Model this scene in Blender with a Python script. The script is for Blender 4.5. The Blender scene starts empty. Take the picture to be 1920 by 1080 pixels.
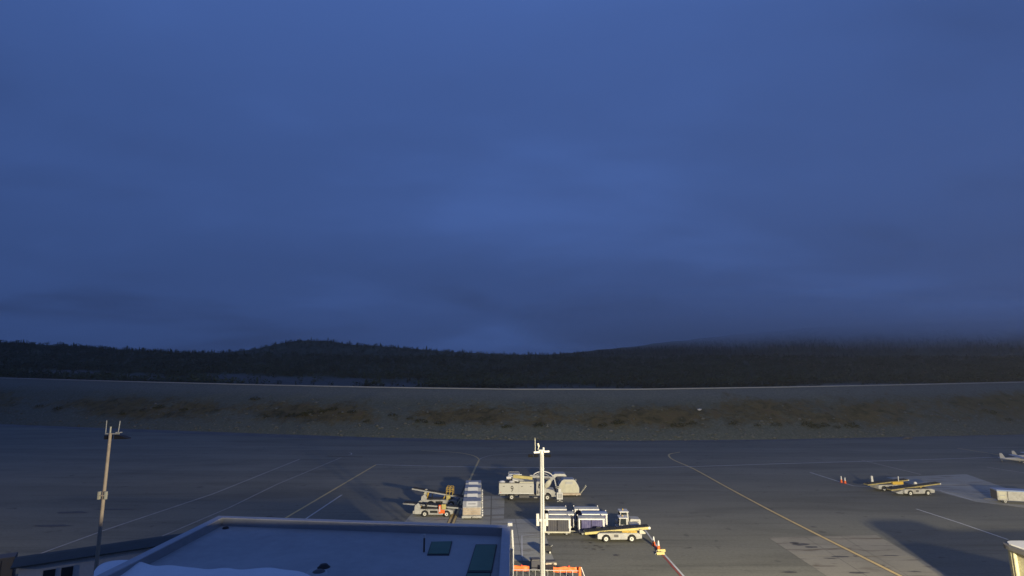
import bpy, math, random
import numpy as np
from mathutils import Vector, noise as mnoise

R = math.radians
random.seed(7)
rng = np.random.default_rng(7)
scene = bpy.context.scene
col = scene.collection

# ------------------------------------------------------------------ camera
CAM_H, PITCH, FPX = 19.0, R(8.6), 1035.0
cam_d = bpy.data.cameras.new('camera')
cam_d.sensor_width = 36.0
cam_d.lens = 36.0 * FPX / 1920.0
cam_d.clip_start, cam_d.clip_end = 0.5, 20000
cam = bpy.data.objects.new('camera', cam_d)
cam.location = (0, 0, CAM_H)
cam.rotation_euler = (R(90) + PITCH, 0, 0)
col.objects.link(cam)
scene.camera = cam

# ------------------------------------------------------------------ view / exposure
scene.view_settings.view_transform = 'Standard'
scene.view_settings.look = 'None'
scene.view_settings.gamma = 1
scene.view_settings.exposure = 0.0
scene.view_settings.use_curve_mapping = False
scene.render.engine = 'CYCLES'
scene.cycles.volume_bounces = 3
scene.cycles.max_bounces = 8
scene.cycles.diffuse_bounces = 3
scene.cycles.use_denoising = True

# ------------------------------------------------------------------ dusk overcast sky
world = bpy.data.worlds.new('World')
scene.world = world
world.use_nodes = True
wt = world.node_tree
wt.nodes.clear()
def N(t, kind, **kw):
    n = t.nodes.new(kind)
    for k, v in kw.items():
        if k in n.inputs: n.inputs[k].default_value = v
        else: setattr(n, k, v)
    return n
def mathn(t, op, a, b=None, c=None, clamp=False):
    n = t.nodes.new('ShaderNodeMath'); n.operation = op; n.use_clamp = clamp
    for i, v in enumerate((a, b, c)):
        if v is None: continue
        if isinstance(v, (int, float)): n.inputs[i].default_value = v
        else: t.links.new(v, n.inputs[i])
    return n.outputs[0]
def ramp(t, fac, stops, interp='LINEAR'):
    n = t.nodes.new('ShaderNodeValToRGB')
    n.color_ramp.interpolation = interp
    e = n.color_ramp.elements
    while len(e) < len(stops): e.new(0.5)
    for i, (p_, c) in enumerate(stops):
        e[i].position = p_
        e[i].color = (c, c, c, 1) if isinstance(c, (int, float)) else (*c, 1)
    if fac is not None: t.links.new(fac, n.inputs[0])
    return n.outputs[0]
def mixc(t, fac, a, b, mode='MIX'):
    n = t.nodes.new('ShaderNodeMix'); n.data_type = 'RGBA'; n.blend_type = mode
    for i, v in ((0, fac), (6, a), (7, b)):
        if isinstance(v, (int, float)): n.inputs[i].default_value = v if i == 0 else (v, v, v, 1)
        elif isinstance(v, tuple): n.inputs[i].default_value = (*v, 1)
        else: t.links.new(v, n.inputs[i])
    return n.outputs[2]
def noise_tex(t, vec, scale, detail=4, rough=0.55, dist=0.0):
    n = t.nodes.new('ShaderNodeTexNoise')
    n.inputs['Scale'].default_value = scale
    n.inputs['Detail'].default_value = detail
    n.inputs['Roughness'].default_value = rough
    n.inputs['Distortion'].default_value = dist
    if vec is not None: t.links.new(vec, n.inputs['Vector'])
    return n.outputs[0]

tc = wt.nodes.new('ShaderNodeTexCoord')
sep = wt.nodes.new('ShaderNodeSeparateXYZ'); wt.links.new(tc.outputs['Generated'], sep.inputs[0])
zz = sep.outputs[2]
YS = 1.35; SEED = 5.7
den = mathn(wt, 'ADD', mathn(wt, 'MAXIMUM', zz, 0.0), 0.16)
comb = wt.nodes.new('ShaderNodeCombineXYZ')
wt.links.new(mathn(wt, 'ADD', mathn(wt, 'DIVIDE', sep.outputs[0], den), -0.75), comb.inputs[0])
wt.links.new(mathn(wt, 'MULTIPLY', mathn(wt, 'DIVIDE', sep.outputs[1], den), YS), comb.inputs[1])
comb.inputs[2].default_value = SEED
big = noise_tex(wt, comb.outputs[0], 0.50, 4, 0.45, 0.4)
small = noise_tex(wt, comb.outputs[0], 1.5, 5, 0.5, 0.4)
cl = mathn(wt, 'ADD', mathn(wt, 'MULTIPLY', big, 0.84), mathn(wt, 'MULTIPLY', small, 0.16))
clouds = ramp(wt, cl, [(0.34, (0.033, 0.065, 0.190)), (0.50, (0.043, 0.089, 0.264)), (0.66, (0.054, 0.113, 0.335))], 'EASE')
low = ramp(wt, zz, [(0.0, 0.64), (0.14, 0.80), (0.30, 1.0), (0.85, 1.6)], 'EASE')
skyc = mixc(wt, 1.0, clouds, low, 'MULTIPLY')
below = ramp(wt, zz, [(0.0, 0.0), (0.02, 1.0)])
wt_final = mixc(wt, below, (0.010, 0.016, 0.035), skyc)
bg = wt.nodes.new('ShaderNodeBackground'); bg.inputs[1].default_value = 1.0
wt.links.new(wt_final, bg.inputs[0])
wo = wt.nodes.new('ShaderNodeOutputWorld'); wt.links.new(bg.outputs[0], wo.inputs[0])

# ------------------------------------------------------------------ apron floodlights behind the camera, plus added fill lamps
def flood(name, loc, target, power, size=R(150), colr=(1.0, 0.88, 0.62), radius=0.45):
    l = bpy.data.lights.new(name, 'SPOT'); l.energy = power; l.color = colr
    l.spot_size = size; l.spot_blend = 0.9; l.shadow_soft_size = radius
    o = bpy.data.objects.new(name, l); o.location = loc
    d = Vector(target) - Vector(loc)
    o.rotation_euler = d.to_track_quat('-Z', 'Y').to_euler()
    col.objects.link(o)
    return o
flood('flood_or_fill_lamp', (25.4, 1.1, 15.0), (24, 90, 0), 215000)
flood('flood_or_fill_lamp', (27.0, 1.1, 15.0), (34, 90, 0), 215000)
flood('flood_or_fill_lamp', (79.2, 9.1, 15.0), (42, 110, 0), 42000, size=R(92))  # weak fill lamp added to lift the main lamps' shadows
flood('flood_or_fill_lamp', (80.8, 9.1, 15.0), (50, 110, 0), 42000, size=R(92))  # second lamp of the added fill pair

flood('flood_or_fill_lamp', (-78, 9.1, 15.0), (-66, 110, 0), 115000, size=R(84))  # fill lamp added to warm and brighten the left apron

# ------------------------------------------------------------------ helpers
def ground(x, y, z=0.0):
    """point of the plane z seen at photo pixel (x, y)"""
    dx = (x - 960) / FPX; dy = (540 - y) / FPX
    X = dx; Y = math.cos(PITCH) - dy * math.sin(PITCH); Z = math.sin(PITCH) + dy * math.cos(PITCH)
    t = (z - CAM_H) / Z
    return Vector((X * t, Y * t, z))
def at(x, y, D):
    dx = (x - 960) / FPX; dy = (540 - y) / FPX
    Y = math.cos(PITCH) - dy * math.sin(PITCH); t = D / Y
    return Vector((dx * t, D, CAM_H + t * (math.sin(PITCH) + dy * math.cos(PITCH))))

def tag(o, label=None, cat=None, group=None, kind=None):
    if label: o['label'] = label
    if cat: o['category'] = cat
    if group: o['group'] = group
    if kind: o['kind'] = kind
    return o
def thing(name, label, cat, loc=(0, 0, 0), rz=0.0, group=None):
    o = bpy.data.objects.new(name, None); col.objects.link(o)
    o.empty_display_size = 0.3
    o.location = loc; o.rotation_euler = (0, 0, rz)
    return tag(o, label, cat, group)
def copy_tree(o, loc=None, rz=None, label=None, parent=None, depth=0):
    c = o.copy(); col.objects.link(c)
    if parent is not None: c.parent = parent
    if depth == 0:
        if loc is not None: c.location = loc
        if rz is not None: c.rotation_euler = (0, 0, rz)
        if label: c['label'] = label
    for ch in list(o.children): copy_tree(ch, parent=c, depth=depth + 1)
    return c

class MB:
    def __init__(s): s.v = []; s.f = []; s.sm = []
    def add(s, vs, fs, smooth=False):
        b = len(s.v); s.v += [tuple(q) for q in vs]
        for f in fs: s.f.append([i + b for i in f]); s.sm.append(smooth)
        return s
    def box(s, x0, x1, y0, y1, z0, z1):
        return s.add([(x0, y0, z0), (x1, y0, z0), (x1, y1, z0), (x0, y1, z0), (x0, y0, z1), (x1, y0, z1), (x1, y1, z1), (x0, y1, z1)],
              [(3, 2, 1, 0), (4, 5, 6, 7), (0, 1, 5, 4), (1, 2, 6, 5), (2, 3, 7, 6), (3, 0, 4, 7)])
    def bar(s, a, b, w, h=None):
        """square bar from a to b"""
        a, b = Vector(a), Vector(b); h = h or w
        d = (b - a).normalized(); up = Vector((0, 0, 1)) if abs(d.z) < 0.95 else Vector((0, 1, 0))
        r = d.cross(up).normalized() * (w / 2); u = r.cross(d).normalized() * (h / 2)
        vs = [q + sx * r + sy * u for q in (a, b) for sx, sy in ((-1, -1), (1, -1), (1, 1), (-1, 1))]
        return s.add(vs, [(3, 2, 1, 0), (4, 5, 6, 7), (0, 1, 5, 4), (1, 2, 6, 5), (2, 3, 7, 6), (3, 0, 4, 7)])
    def cyl(s, a, b, r0, r1=None, n=12, caps=True):
        a, b = Vector(a), Vector(b); r1 = r0 if r1 is None else r1
        d = (b - a).normalized(); up = Vector((0, 0, 1)) if abs(d.z) < 0.95 else Vector((1, 0, 0))
        x = d.cross(up).normalized(); y = d.cross(x)
        vs = []
        for q, r in ((a, r0), (b, r1)):
            for i in range(n):
                t = 2 * math.pi * i / n; vs.append(q + (x * math.cos(t) + y * math.sin(t)) * r)
        s.add(vs, [(i, (i + 1) % n, n + (i + 1) % n, n + i) for i in range(n)], True)
        if caps: s.add(vs[:n], [tuple(range(n))]); s.add(vs[n:], [tuple(reversed(range(n)))])
        return s
    def tube(s, pts, r, n=8):
        for a, b in zip(pts[:-1], pts[1:]): s.cyl(a, b, r, n=n)
        return s
    def prism_y(s, prof, y0, y1):
        n = len(prof)
        vs = [(x, y0, z) for x, z in prof] + [(x, y1, z) for x, z in prof]
        return s.add(vs, [tuple(range(n)), tuple(reversed(range(n, 2 * n)))] + [((i + 1) % n, i, n + i, n + (i + 1) % n) for i in range(n)])
    def prism_x(s, prof, x0, x1):
        n = len(prof)
        vs = [(x0, y, z) for y, z in prof] + [(x1, y, z) for y, z in prof]
        return s.add(vs, [tuple(reversed(range(n))), tuple(range(n, 2 * n))] + [(i, (i + 1) % n, n + (i + 1) % n, n + i) for i in range(n)])
    def lathe(s, prof, c=(0, 0, 0), axis='z', n=16):
        vs = []
        for r, h in prof:
            for i in range(n):
                t = 2 * math.pi * i / n; p_ = (r * math.cos(t), r * math.sin(t), h)
                if axis == 'y': p_ = (p_[0], p_[2], p_[1])
                vs.append((p_[0] + c[0], p_[1] + c[1], p_[2] + c[2]))
        fs = []
        for k in range(len(prof) - 1):
            for i in range(n): fs.append((k * n + i, k * n + (i + 1) % n, (k + 1) * n + (i + 1) % n, (k + 1) * n + i))
        return s.add(vs, fs, True)
    def build(s, name, mat, parent=None, bevel=0.0, recalc=True):
        me = bpy.data.meshes.new(name)
        me.from_pydata(s.v, [], s.f); me.update()
        me.polygons.foreach_set('use_smooth', s.sm)
        if recalc:
            import bmesh
            bm = bmesh.new(); bm.from_mesh(me); bmesh.ops.recalc_face_normals(bm, faces=bm.faces); bm.to_mesh(me); bm.free()
        me.materials.append(mat)
        o = bpy.data.objects.new(name, me); col.objects.link(o)
        if parent is not None: o.parent = parent
        if bevel:
            m = o.modifiers.new('bevel', 'BEVEL'); m.width = bevel; m.segments = 2; m.limit_method = 'ANGLE'; m.angle_limit = R(40)
        return o

# ------------------------------------------------------------------ materials
def new_mat(name):
    m = bpy.data.materials.new(name); m.use_nodes = True
    t = m.node_tree; b = t.nodes['Principled BSDF']
    return m, t, b
def mat(name, c, rough=0.6, metal=0.0, dirt=0.35, scale=1.6, dirt_col=None, bump=0.0, bscale=20, spec=0.4):
    m, t, b = new_mat(name)
    co = t.nodes.new('ShaderNodeTexCoord').outputs['Object']
    dc = dirt_col or tuple(v * 0.55 for v in c)
    n1 = noise_tex(t, co, scale, 6, 0.65, 0.4)
    n2 = noise_tex(t, co, scale * 9, 3, 0.6)
    f = mathn(t, 'ADD', mathn(t, 'MULTIPLY', n1, 0.7), mathn(t, 'MULTIPLY', n2, 0.3))
    f = ramp(t, f, [(0.40, 0.0), (0.66, 1.0)])
    cc = mixc(t, mathn(t, 'MULTIPLY', f, dirt), c, dc)
    t.links.new(cc, b.inputs['Base Color'])
    b.inputs['Roughness'].default_value = rough; b.inputs['Metallic'].default_value = metal
    b.inputs['Specular IOR Level'].default_value = spec
    if bump:
        bn = t.nodes.new('ShaderNodeBump'); bn.inputs['Strength'].default_value = bump; bn.inputs['Distance'].default_value = 0.03
        t.links.new(noise_tex(t, co, bscale, 5, 0.6), bn.inputs['Height']); t.links.new(bn.outputs[0], b.inputs['Normal'])
    return m
M = {}
M['white'] = mat('white_paint', (0.40, 0.395, 0.37), 0.5, dirt=0.8, dirt_col=(0.19, 0.175, 0.145))
M['white_clean'] = mat('white_plastic', (0.54, 0.535, 0.515), 0.4, dirt=0.2)
M['cream'] = mat('cream_paint', (0.46, 0.44, 0.34), 0.5, dirt=0.45)
M['yellow'] = mat('yellow_paint', (0.48, 0.40, 0.13), 0.5, dirt=0.7, dirt_col=(0.24, 0.20, 0.10))
M['dull_yellow'] = mat('worn_yellow_paint', (0.33, 0.27, 0.10), 0.6, dirt=0.8, dirt_col=(0.16, 0.13, 0.08))
M['amber'] = mat('amber_paint', (0.55, 0.36, 0.05), 0.5, dirt=0.4)
M['rubber'] = mat('black_rubber', (0.022, 0.022, 0.024), 0.85, dirt=0.3, dirt_col=(0.05, 0.048, 0.045))
M['black'] = mat('black_paint', (0.010, 0.010, 0.012), 0.6)
M['dark'] = mat('dark_steel', (0.07, 0.07, 0.075), 0.6, dirt=0.5, dirt_col=(0.11, 0.09, 0.07))
M['grey'] = mat('grey_steel', (0.33, 0.33, 0.33), 0.5, dirt=0.5)
M['alu'] = mat('dull_aluminium', (0.40, 0.40, 0.385), 0.5, metal=0.3, dirt=0.5, bump=0.15, bscale=6)
M['wrap'] = mat('tan_wrap', (0.44, 0.36, 0.27), 0.5, dirt=0.8, scale=2.2, dirt_col=(0.20, 0.14, 0.09), bump=0.5, bscale=5)
M['rim'] = mat('rim_paint', (0.56, 0.55, 0.50), 0.45, dirt=0.3)
M['red'] = mat('red_paint', (0.50, 0.05, 0.025), 0.5, dirt=0.3)
M['orange'] = mat('orange_plastic', (0.75, 0.13, 0.02), 0.55, dirt=0.25, scale=5)
M['curtain'] = mat('dark_blue_curtain', (0.048, 0.045, 0.130), 0.7, dirt=0.6, scale=2.5, dirt_col=(0.16, 0.15, 0.24), bump=0.3, bscale=5)
M['curtain_dark'] = mat('charcoal_curtain', (0.045, 0.045, 0.06), 0.8, dirt=0.5, dirt_col=(0.09, 0.08, 0.07), bump=0.3, bscale=5)
M['cartroof'] = mat('grey_cart_roof', (0.48, 0.49, 0.46), 0.6, dirt=0.85, scale=1.3, dirt_col=(0.24, 0.23, 0.20))
M['frame'] = mat('pale_frame_paint', (0.66, 0.64, 0.61), 0.5, dirt=0.4)
M['pole'] = mat('galvanised_pole', (0.36, 0.355, 0.33), 0.5, dirt=0.5, scale=0.9)
M['pole_worn'] = mat('weathered_wood_pole', (0.41, 0.335, 0.25), 0.75, dirt=0.6, scale=0.7, dirt_col=(0.20, 0.16, 0.12))
M['lamp_black'] = mat('lamp_housing_black', (0.004, 0.004, 0.005), 0.8, spec=0.1)
M['glass'] = mat('dark_glass', (0.02, 0.025, 0.03), 0.08, dirt=0.1, spec=0.6)
M['membrane'] = mat('white_roof_membrane', (0.36, 0.365, 0.37), 0.7, dirt=0.9, scale=0.16, dirt_col=(0.27, 0.28, 0.285))
M['parapet'] = mat('parapet_cap', (0.42, 0.42, 0.435), 0.65, dirt=0.3, scale=0.3)
M['parapet_in'] = mat('parapet_flashing', (0.27, 0.28, 0.29), 0.75, dirt=0.4, scale=0.3)
M['tarp'] = mat('pale_tarp', (0.72, 0.73, 0.75), 0.6, dirt=0.2, scale=0.8, bump=0.2, bscale=2)
M['hatch'] = mat('green_roof_hatch', (0.055, 0.150, 0.100), 0.6, dirt=0.4, scale=0.8)
M['wall_white'] = mat('white_siding', (0.62, 0.61, 0.58), 0.7, dirt=0.4, scale=0.4)
M['wall_grey'] = mat('grey_cladding', (0.32, 0.31, 0.30), 0.7, dirt=0.4, scale=0.4)
M['roof_dark'] = mat('dark_shingle', (0.045, 0.06, 0.065), 0.85, dirt=0.5, scale=0.8)
M['canopy'] = mat('cream_canopy_fabric', (0.38, 0.36, 0.22), 0.65, dirt=0.9, scale=0.9, dirt_col=(0.17, 0.13, 0.09))
M['blue'] = mat('blue_tarp', (0.22, 0.28, 0.42), 0.6, dirt=0.3)
M['paint_white'] = mat('white_line_paint', (0.58, 0.57, 0.54), 0.7, dirt=0.8, scale=0.9, dirt_col=(0.32, 0.31, 0.29))
M['paint_faint'] = mat('worn_line_paint', (0.42, 0.39, 0.34), 0.7, dirt=0.9, scale=0.5, dirt_col=(0.26, 0.24, 0.21))
M['paint_yellow'] = mat('yellow_line_paint', (0.62, 0.45, 0.18), 0.7, dirt=0.6, scale=0.8, dirt_col=(0.36, 0.28, 0.15))
M['paint_dark'] = mat('black_line_border', (0.060, 0.048, 0.038), 0.8)
M['joint'] = mat('joint_filler', (0.085, 0.083, 0.07), 0.85)
M['plane'] = mat('aircraft_paint', (0.40, 0.40, 0.40), 0.4, dirt=0.4)
M['tank_white'] = mat('tank_white_paint', (0.42, 0.41, 0.37), 0.45, dirt=0.3, scale=0.5, dirt_col=(0.34, 0.33, 0.27))
M['paint_red'] = mat('red_line_paint', (0.33, 0.075, 0.05), 0.7, dirt=0.5)
M['kerb'] = mat('pale_kerb', (0.30, 0.31, 0.31), 0.8, dirt=0.5, scale=0.15)
M['boulder'] = mat('grey_rock', (0.27, 0.265, 0.25), 0.9, dirt=0.7, scale=0.9)

# asphalt of the apron
def asphalt():
    m, t, b = new_mat('apron_asphalt')
    co = t.nodes.new('ShaderNodeTexCoord').outputs['Object']
    mp = t.nodes.new('ShaderNodeMapping'); mp.inputs['Scale'].default_value = (0.35, 1.5, 1); mp.inputs['Rotation'].default_value = (0, 0, 0.06)
    t.links.new(co, mp.inputs[0])
    a = noise_tex(t, co, 0.018, 5, 0.55, 0.6)
    s = noise_tex(t, mp.outputs[0], 0.10, 6, 0.62, 0.8)
    f = noise_tex(t, co, 3.0, 4, 0.7)
    base = ramp(t, a, [(0.35, (0.142, 0.139, 0.110)), (0.66, (0.184, 0.175, 0.136))])
    st = ramp(t, s, [(0.30, 0.74), (0.5, 1.0), (0.72, 1.12)])
    c = mixc(t, 1.0, base, st, 'MULTIPLY')
    c = mixc(t, 1.0, c, ramp(t, f, [(0.3, 0.86), (0.7, 1.14)]), 'MULTIPLY')
    sxyz = t.nodes.new('ShaderNodeSeparateXYZ'); t.links.new(co, sxyz.inputs[0])
    wob = mathn(t, 'MULTIPLY', noise_tex(t, co, 0.15, 2, 0.5), 0.25)
    ln = mathn(t, 'ADD', mathn(t, 'MULTIPLY', mathn(t, 'ADD', sxyz.outputs[1], mathn(t, 'MULTIPLY', sxyz.outputs[0], 0.035)), 1 / 7.3), wob)
    wn = t.nodes.new('ShaderNodeTexWhiteNoise'); wn.noise_dimensions = '1D'; t.links.new(mathn(t, 'FLOOR', ln), wn.inputs['W'])
    c = mixc(t, 1.0, c, ramp(t, wn.outputs['Value'], [(0.0, 0.90), (1.0, 1.08)]), 'MULTIPLY')
    seam = ramp(t, mathn(t, 'FRACT', ln), [(0.0, 0.78), (0.018, 1.0), (0.99, 1.0), (1.0, 0.78)])
    c = mixc(t, 1.0, c, seam, 'MULTIPLY')
    tyre = t.nodes.new('ShaderNodeMapping'); tyre.inputs['Scale'].default_value = (0.03, 0.9, 1); tyre.inputs['Rotation'].default_value = (0, 0, 0.5)
    t.links.new(co, tyre.inputs[0])
    c = mixc(t, 1.0, c, ramp(t, noise_tex(t, tyre.outputs[0], 1.0, 4, 0.6), [(0.56, 1.0), (0.70, 0.80)]), 'MULTIPLY')
    spots = noise_tex(t, co, 0.55, 3, 0.5, 0.3)
    c = mixc(t, ramp(t, spots, [(0.65, 0.0), (0.73, 0.6)]), c, (0.060, 0.056, 0.050))
    t.links.new(c, b.inputs['Base Color'])
    b.inputs['Roughness'].default_value = 0.8
    b.inputs['Specular IOR Level'].default_value = 0.25
    bn = t.nodes.new('ShaderNodeBump'); bn.inputs['Strength'].default_value = 0.25; bn.inputs['Distance'].default_value = 0.02
    t.links.new(f, bn.inputs['Height']); t.links.new(bn.outputs[0], b.inputs['Normal'])
    return m
M['asphalt'] = asphalt()
def concrete(name, c0, c1, stain):
    m, t, b = new_mat(name)
    co = t.nodes.new('ShaderNodeTexCoord').outputs['Object']
    mp = t.nodes.new('ShaderNodeMapping'); mp.inputs['Scale'].default_value = (0.22, 1.3, 1)
    t.links.new(co, mp.inputs[0])
    a = noise_tex(t, co, 0.12, 5, 0.6, 0.4)
    c = ramp(t, a, [(0.32, c0), (0.68, c1)])
    s = noise_tex(t, mp.outputs[0], 0.75, 5, 0.6, 0.5)
    c = mixc(t, ramp(t, s, [(0.54, 0.0), (0.66, 0.8)]), c, stain)
    c = mixc(t, 1.0, c, ramp(t, noise_tex(t, co, 4.0, 4, 0.7), [(0.3, 0.9), (0.7, 1.08)]), 'MULTIPLY')
    t.links.new(c, b.inputs['Base Color']); b.inputs['Roughness'].default_value = 0.8
    b.inputs['Specular IOR Level'].default_value = 0.3
    return m
M['slab'] = concrete('concrete_slab', (0.27, 0.265, 0.23), (0.33, 0.325, 0.28), (0.17, 0.15, 0.12))
M['slab_tan'] = concrete('tan_concrete_slab', (0.20, 0.185, 0.145), (0.255, 0.235, 0.185), (0.09, 0.07, 0.05))

def bank_mat(name, attr):
    m, t, b = new_mat(name)
    co = t.nodes.new('ShaderNodeTexCoord').outputs['Object']
    at_ = t.nodes.new('ShaderNodeAttribute'); at_.attribute_name = attr
    s = t.nodes.new('ShaderNodeSeparateColor'); t.links.new(at_.outputs['Color'], s.inputs[0])
    n1 = noise_tex(t, co, 0.22, 7, 0.68, 0.4); n2 = noise_tex(t, co, 1.4, 5, 0.7)
    grey = ramp(t, n2, [(0.28, (0.066, 0.076, 0.058)), (0.55, (0.104, 0.114, 0.090)), (0.75, (0.155, 0.162, 0.134))])
    grey = mixc(t, mathn(t, 'MULTIPLY', s.outputs[1], 0.75), grey, ramp(t, n2, [(0.3, (0.115, 0.125, 0.112)), (0.7, (0.165, 0.175, 0.155))]))
    veg = ramp(t, noise_tex(t, co, 0.30, 6, 0.6, 0.6), [(0.30, (0.030, 0.032, 0.012)), (0.45, (0.080, 0.064, 0.030)), (0.56, (0.112, 0.088, 0.036)), (0.72, (0.095, 0.062, 0.038))])
    n3 = noise_tex(t, co, 0.75, 5, 0.65, 0.5)
    f = mathn(t, 'ADD', s.outputs[0], mathn(t, 'ADD', mathn(t, 'MULTIPLY', mathn(t, 'SUBTRACT', n1, 0.5), 1.3), mathn(t, 'MULTIPLY', mathn(t, 'SUBTRACT', n3, 0.5), 1.1)))
    f = ramp(t, f, [(0.26, 0.0), (0.74, 0.95)])
    c = mixc(t, f, grey, veg)
    t.links.new(c, b.inputs['Base Color']); b.inputs['Roughness'].default_value = 0.95; b.inputs['Specular IOR Level'].default_value = 0.1
    bn = t.nodes.new('ShaderNodeBump'); bn.inputs['Strength'].default_value = 0.8; bn.inputs['Distance'].default_value = 0.3
    t.links.new(n2, bn.inputs['Height']); t.links.new(bn.outputs[0], b.inputs['Normal'])
    return m
M['bank'] = bank_mat('embankment_ground', 'veg')
def forest_floor():
    m, t, b = new_mat('forest_floor')
    co = t.nodes.new('ShaderNodeTexCoord').outputs['Object']
    at_ = t.nodes.new('ShaderNodeAttribute'); at_.attribute_name = 'rock'
    n = noise_tex(t, co, 0.05, 7, 0.65)
    g = ramp(t, n, [(0.35, (0.025, 0.036, 0.022)), (0.65, (0.06, 0.072, 0.042))])
    r = ramp(t, noise_tex(t, co, 0.25, 6, 0.7), [(0.3, (0.06, 0.066, 0.062)), (0.7, (0.12, 0.125, 0.115))])
    c = mixc(t, at_.outputs['Fac'], g, r)
    t.links.new(c, b.inputs['Base Color']); b.inputs['Roughness'].default_value = 0.95; b.inputs['Specular IOR Level'].default_value = 0.1
    return m
M['floor'] = forest_floor()
def foliage(name, lo, hi, sc):
    m, t, b = new_mat(name)
    co = t.nodes.new('ShaderNodeNewGeometry').outputs['Position']
    c = ramp(t, noise_tex(t, co, sc, 5, 0.6), [(0.32, lo), (0.68, hi)])
    t.links.new(c, b.inputs['Base Color']); b.inputs['Roughness'].default_value = 0.9; b.inputs['Specular IOR Level'].default_value = 0.1
    return m
M['needles'] = foliage('spruce_needles', (0.016, 0.034, 0.027), (0.058, 0.090, 0.062), 0.030)
M['brush'] = foliage('bank_brush', (0.030, 0.034, 0.013), (0.110, 0.090, 0.030), 0.5)
M['bark'] = mat('bark', (0.08, 0.06, 0.045), 0.9)

# ------------------------------------------------------------------ the setting: apron, pads, lines
ap = MB()
ap.add([(-700, -120, 0), (700, -120, 0), (700, 420, 0), (-700, 420, 0)], [(0, 1, 2, 3)])
tag(ap.build('apron', M['asphalt']), kind='structure')

def pad(corners, n, m_, mt, top=0.012):
    a, b, c, d = [ground(*q) for q in corners]      # near-left, near-right, far-right, far-left
    base = MB(); base.add([(q.x, q.y, 0.004) for q in (a, b, c, d)], [(0, 1, 2, 3)])
    root = tag(base.build('concrete_pad', M['joint']), kind='structure')
    for i in range(n):
        for j in range(m_):
            g = 0.007
            def q(u, v): return (a * (1 - u) + b * u) * (1 - v) + (d * (1 - u) + c * u) * v
            u0, u1 = (i + g) / n, (i + 1 - g) / n; v0, v1 = (j + g) / m_, (j + 1 - g) / m_
            P = [q(u0, v0), q(u1, v0), q(u1, v1), q(u0, v1)]
            z = top + random.uniform(-0.002, 0.002)
            s = MB(); s.add([(w.x, w.y, 0.005) for w in P] + [(w.x, w.y, z) for w in P],
                            [(4, 5, 6, 7), (0, 1, 5, 4), (1, 2, 6, 5), (2, 3, 7, 6), (3, 0, 4, 7)])
            s.build('slab', mt, root)
    return root
pad([(690, 1052), (918, 1052), (921, 930), (806, 926)], 2, 4, M['slab'])
pad([(918.6, 1052), (1040, 1052), (1012, 973), (921, 973)], 2, 2, M['slab'])
pad([(922, 972.6), (945, 972.6), (946.5, 931), (922, 930)], 1, 2, M['slab'])
pad([(1830, 941), (2010, 975), (1990, 918), (1660, 895)][0:1] + [(2030, 965), (1812, 889), (1660, 895)], 3, 3, M['slab'])
pad([(1640, 1140), (1960, 1180), (1643, 1003), (1440, 1008)], 3, 3, M['slab_tan'])

def smooth_line(pts, k=6):
    out = []
    P = [pts[0]] + list(pts) + [pts[-1]]
    for i in range(1, len(P) - 2):
        for s in range(k):
            t = s / k
            out.append(tuple(0.5 * ((2 * P[i][c]) + (-P[i - 1][c] + P[i + 1][c]) * t + (2 * P[i - 1][c] - 5 * P[i][c] + 4 * P[i + 1][c] - P[i + 2][c]) * t * t
                       + (-P[i - 1][c] + 3 * P[i][c] - 3 * P[i + 1][c] + P[i + 2][c]) * t ** 3) for c in (0, 1)))
    out.append(tuple(pts[-1]))
    return out
def line(px, w, mt, z=0.022, off=0.0, curve=False, name='painted_line'):
    pts = [tuple(ground(*q)[:2]) for q in px]
    if curve: pts = smooth_line(pts)
    mb = MB(); vs = []
    for i, p_ in enumerate(pts):
        a = Vector(pts[max(i - 1, 0)]); b = Vector(pts[min(i + 1, len(pts) - 1)])
        d = (b - a).normalized(); n = Vector((-d.y, d.x)); c = Vector(p_) + n * off
        vs += [(*(c + n * w / 2), z), (*(c - n * w / 2), z)]
    mb.add(vs, [(2 * i + 1, 2 * i + 3, 2 * i + 2, 2 * i) for i in range(len(pts) - 1)])
    return tag(mb.build(name, mt), kind='structure')
main = [(1275, 848), (1257, 851), (1254.5, 855.5), (1264, 863), (1300, 879), (1360, 912), (1440, 955), (1530, 1001), (1620, 1046), (1700, 1086), (1790, 1130)]
line(main[4:], 0.62, M['paint_dark'], 0.018, curve=True, name='taxi_line_border')
line(main, 0.40, M['paint_yellow'], 0.023, curve=True, name='taxi_line')
lead = [(898.5, 862), (890, 880), (880, 902), (863, 940), (845, 982), (828, 1022)]
line(lead[2:], 1.0, M['paint_dark'], 0.018, name='taxi_line_border')
line(lead[:4], 0.38, M['paint_yellow'], 0.023, name='taxi_line')
line(lead[3:], 0.30, M['paint_yellow'], 0.023, off=0.3, name='taxi_line')
line(lead[3:], 0.30, M['paint_yellow'], 0.023, off=-0.3, name='taxi_line')
line([(898.5, 862), (893, 857), (880, 852.5), (850, 848), (790, 845)], 0.30, M['paint_yellow'], 0.027, curve=True, name='taxi_line')
line([(898.5, 862), (906, 858), (925, 853.5), (965, 851), (1010, 850)], 0.24, M['paint_faint'], 0.027, curve=True)
line([(705, 871.5), (850, 875), (1000, 877), (1250, 876), (1500, 868.5), (1700, 863), (1880, 857)], 0.30, M['paint_white'], 0.031, curve=True)
line([(705, 871.5), (538, 970), (470, 1010)], 0.34, M['paint_yellow'], 0.023, name='taxi_line')
line([(641, 928), (575, 972), (540, 996)], 0.22, M['paint_white'], 0.023)
line([(562, 861), (400, 926), (200, 993), (0, 1066)], 0.26, M['paint_faint'], 0.023)
line([(640, 858), (520, 908), (430, 952), (270, 1020)], 0.20, M['paint_faint'], 0.023)
line([(1518, 885.5), (1577, 904.5), (1600, 911), (1640, 913.5)], 0.24, M['paint_white'], 0.023)
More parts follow.
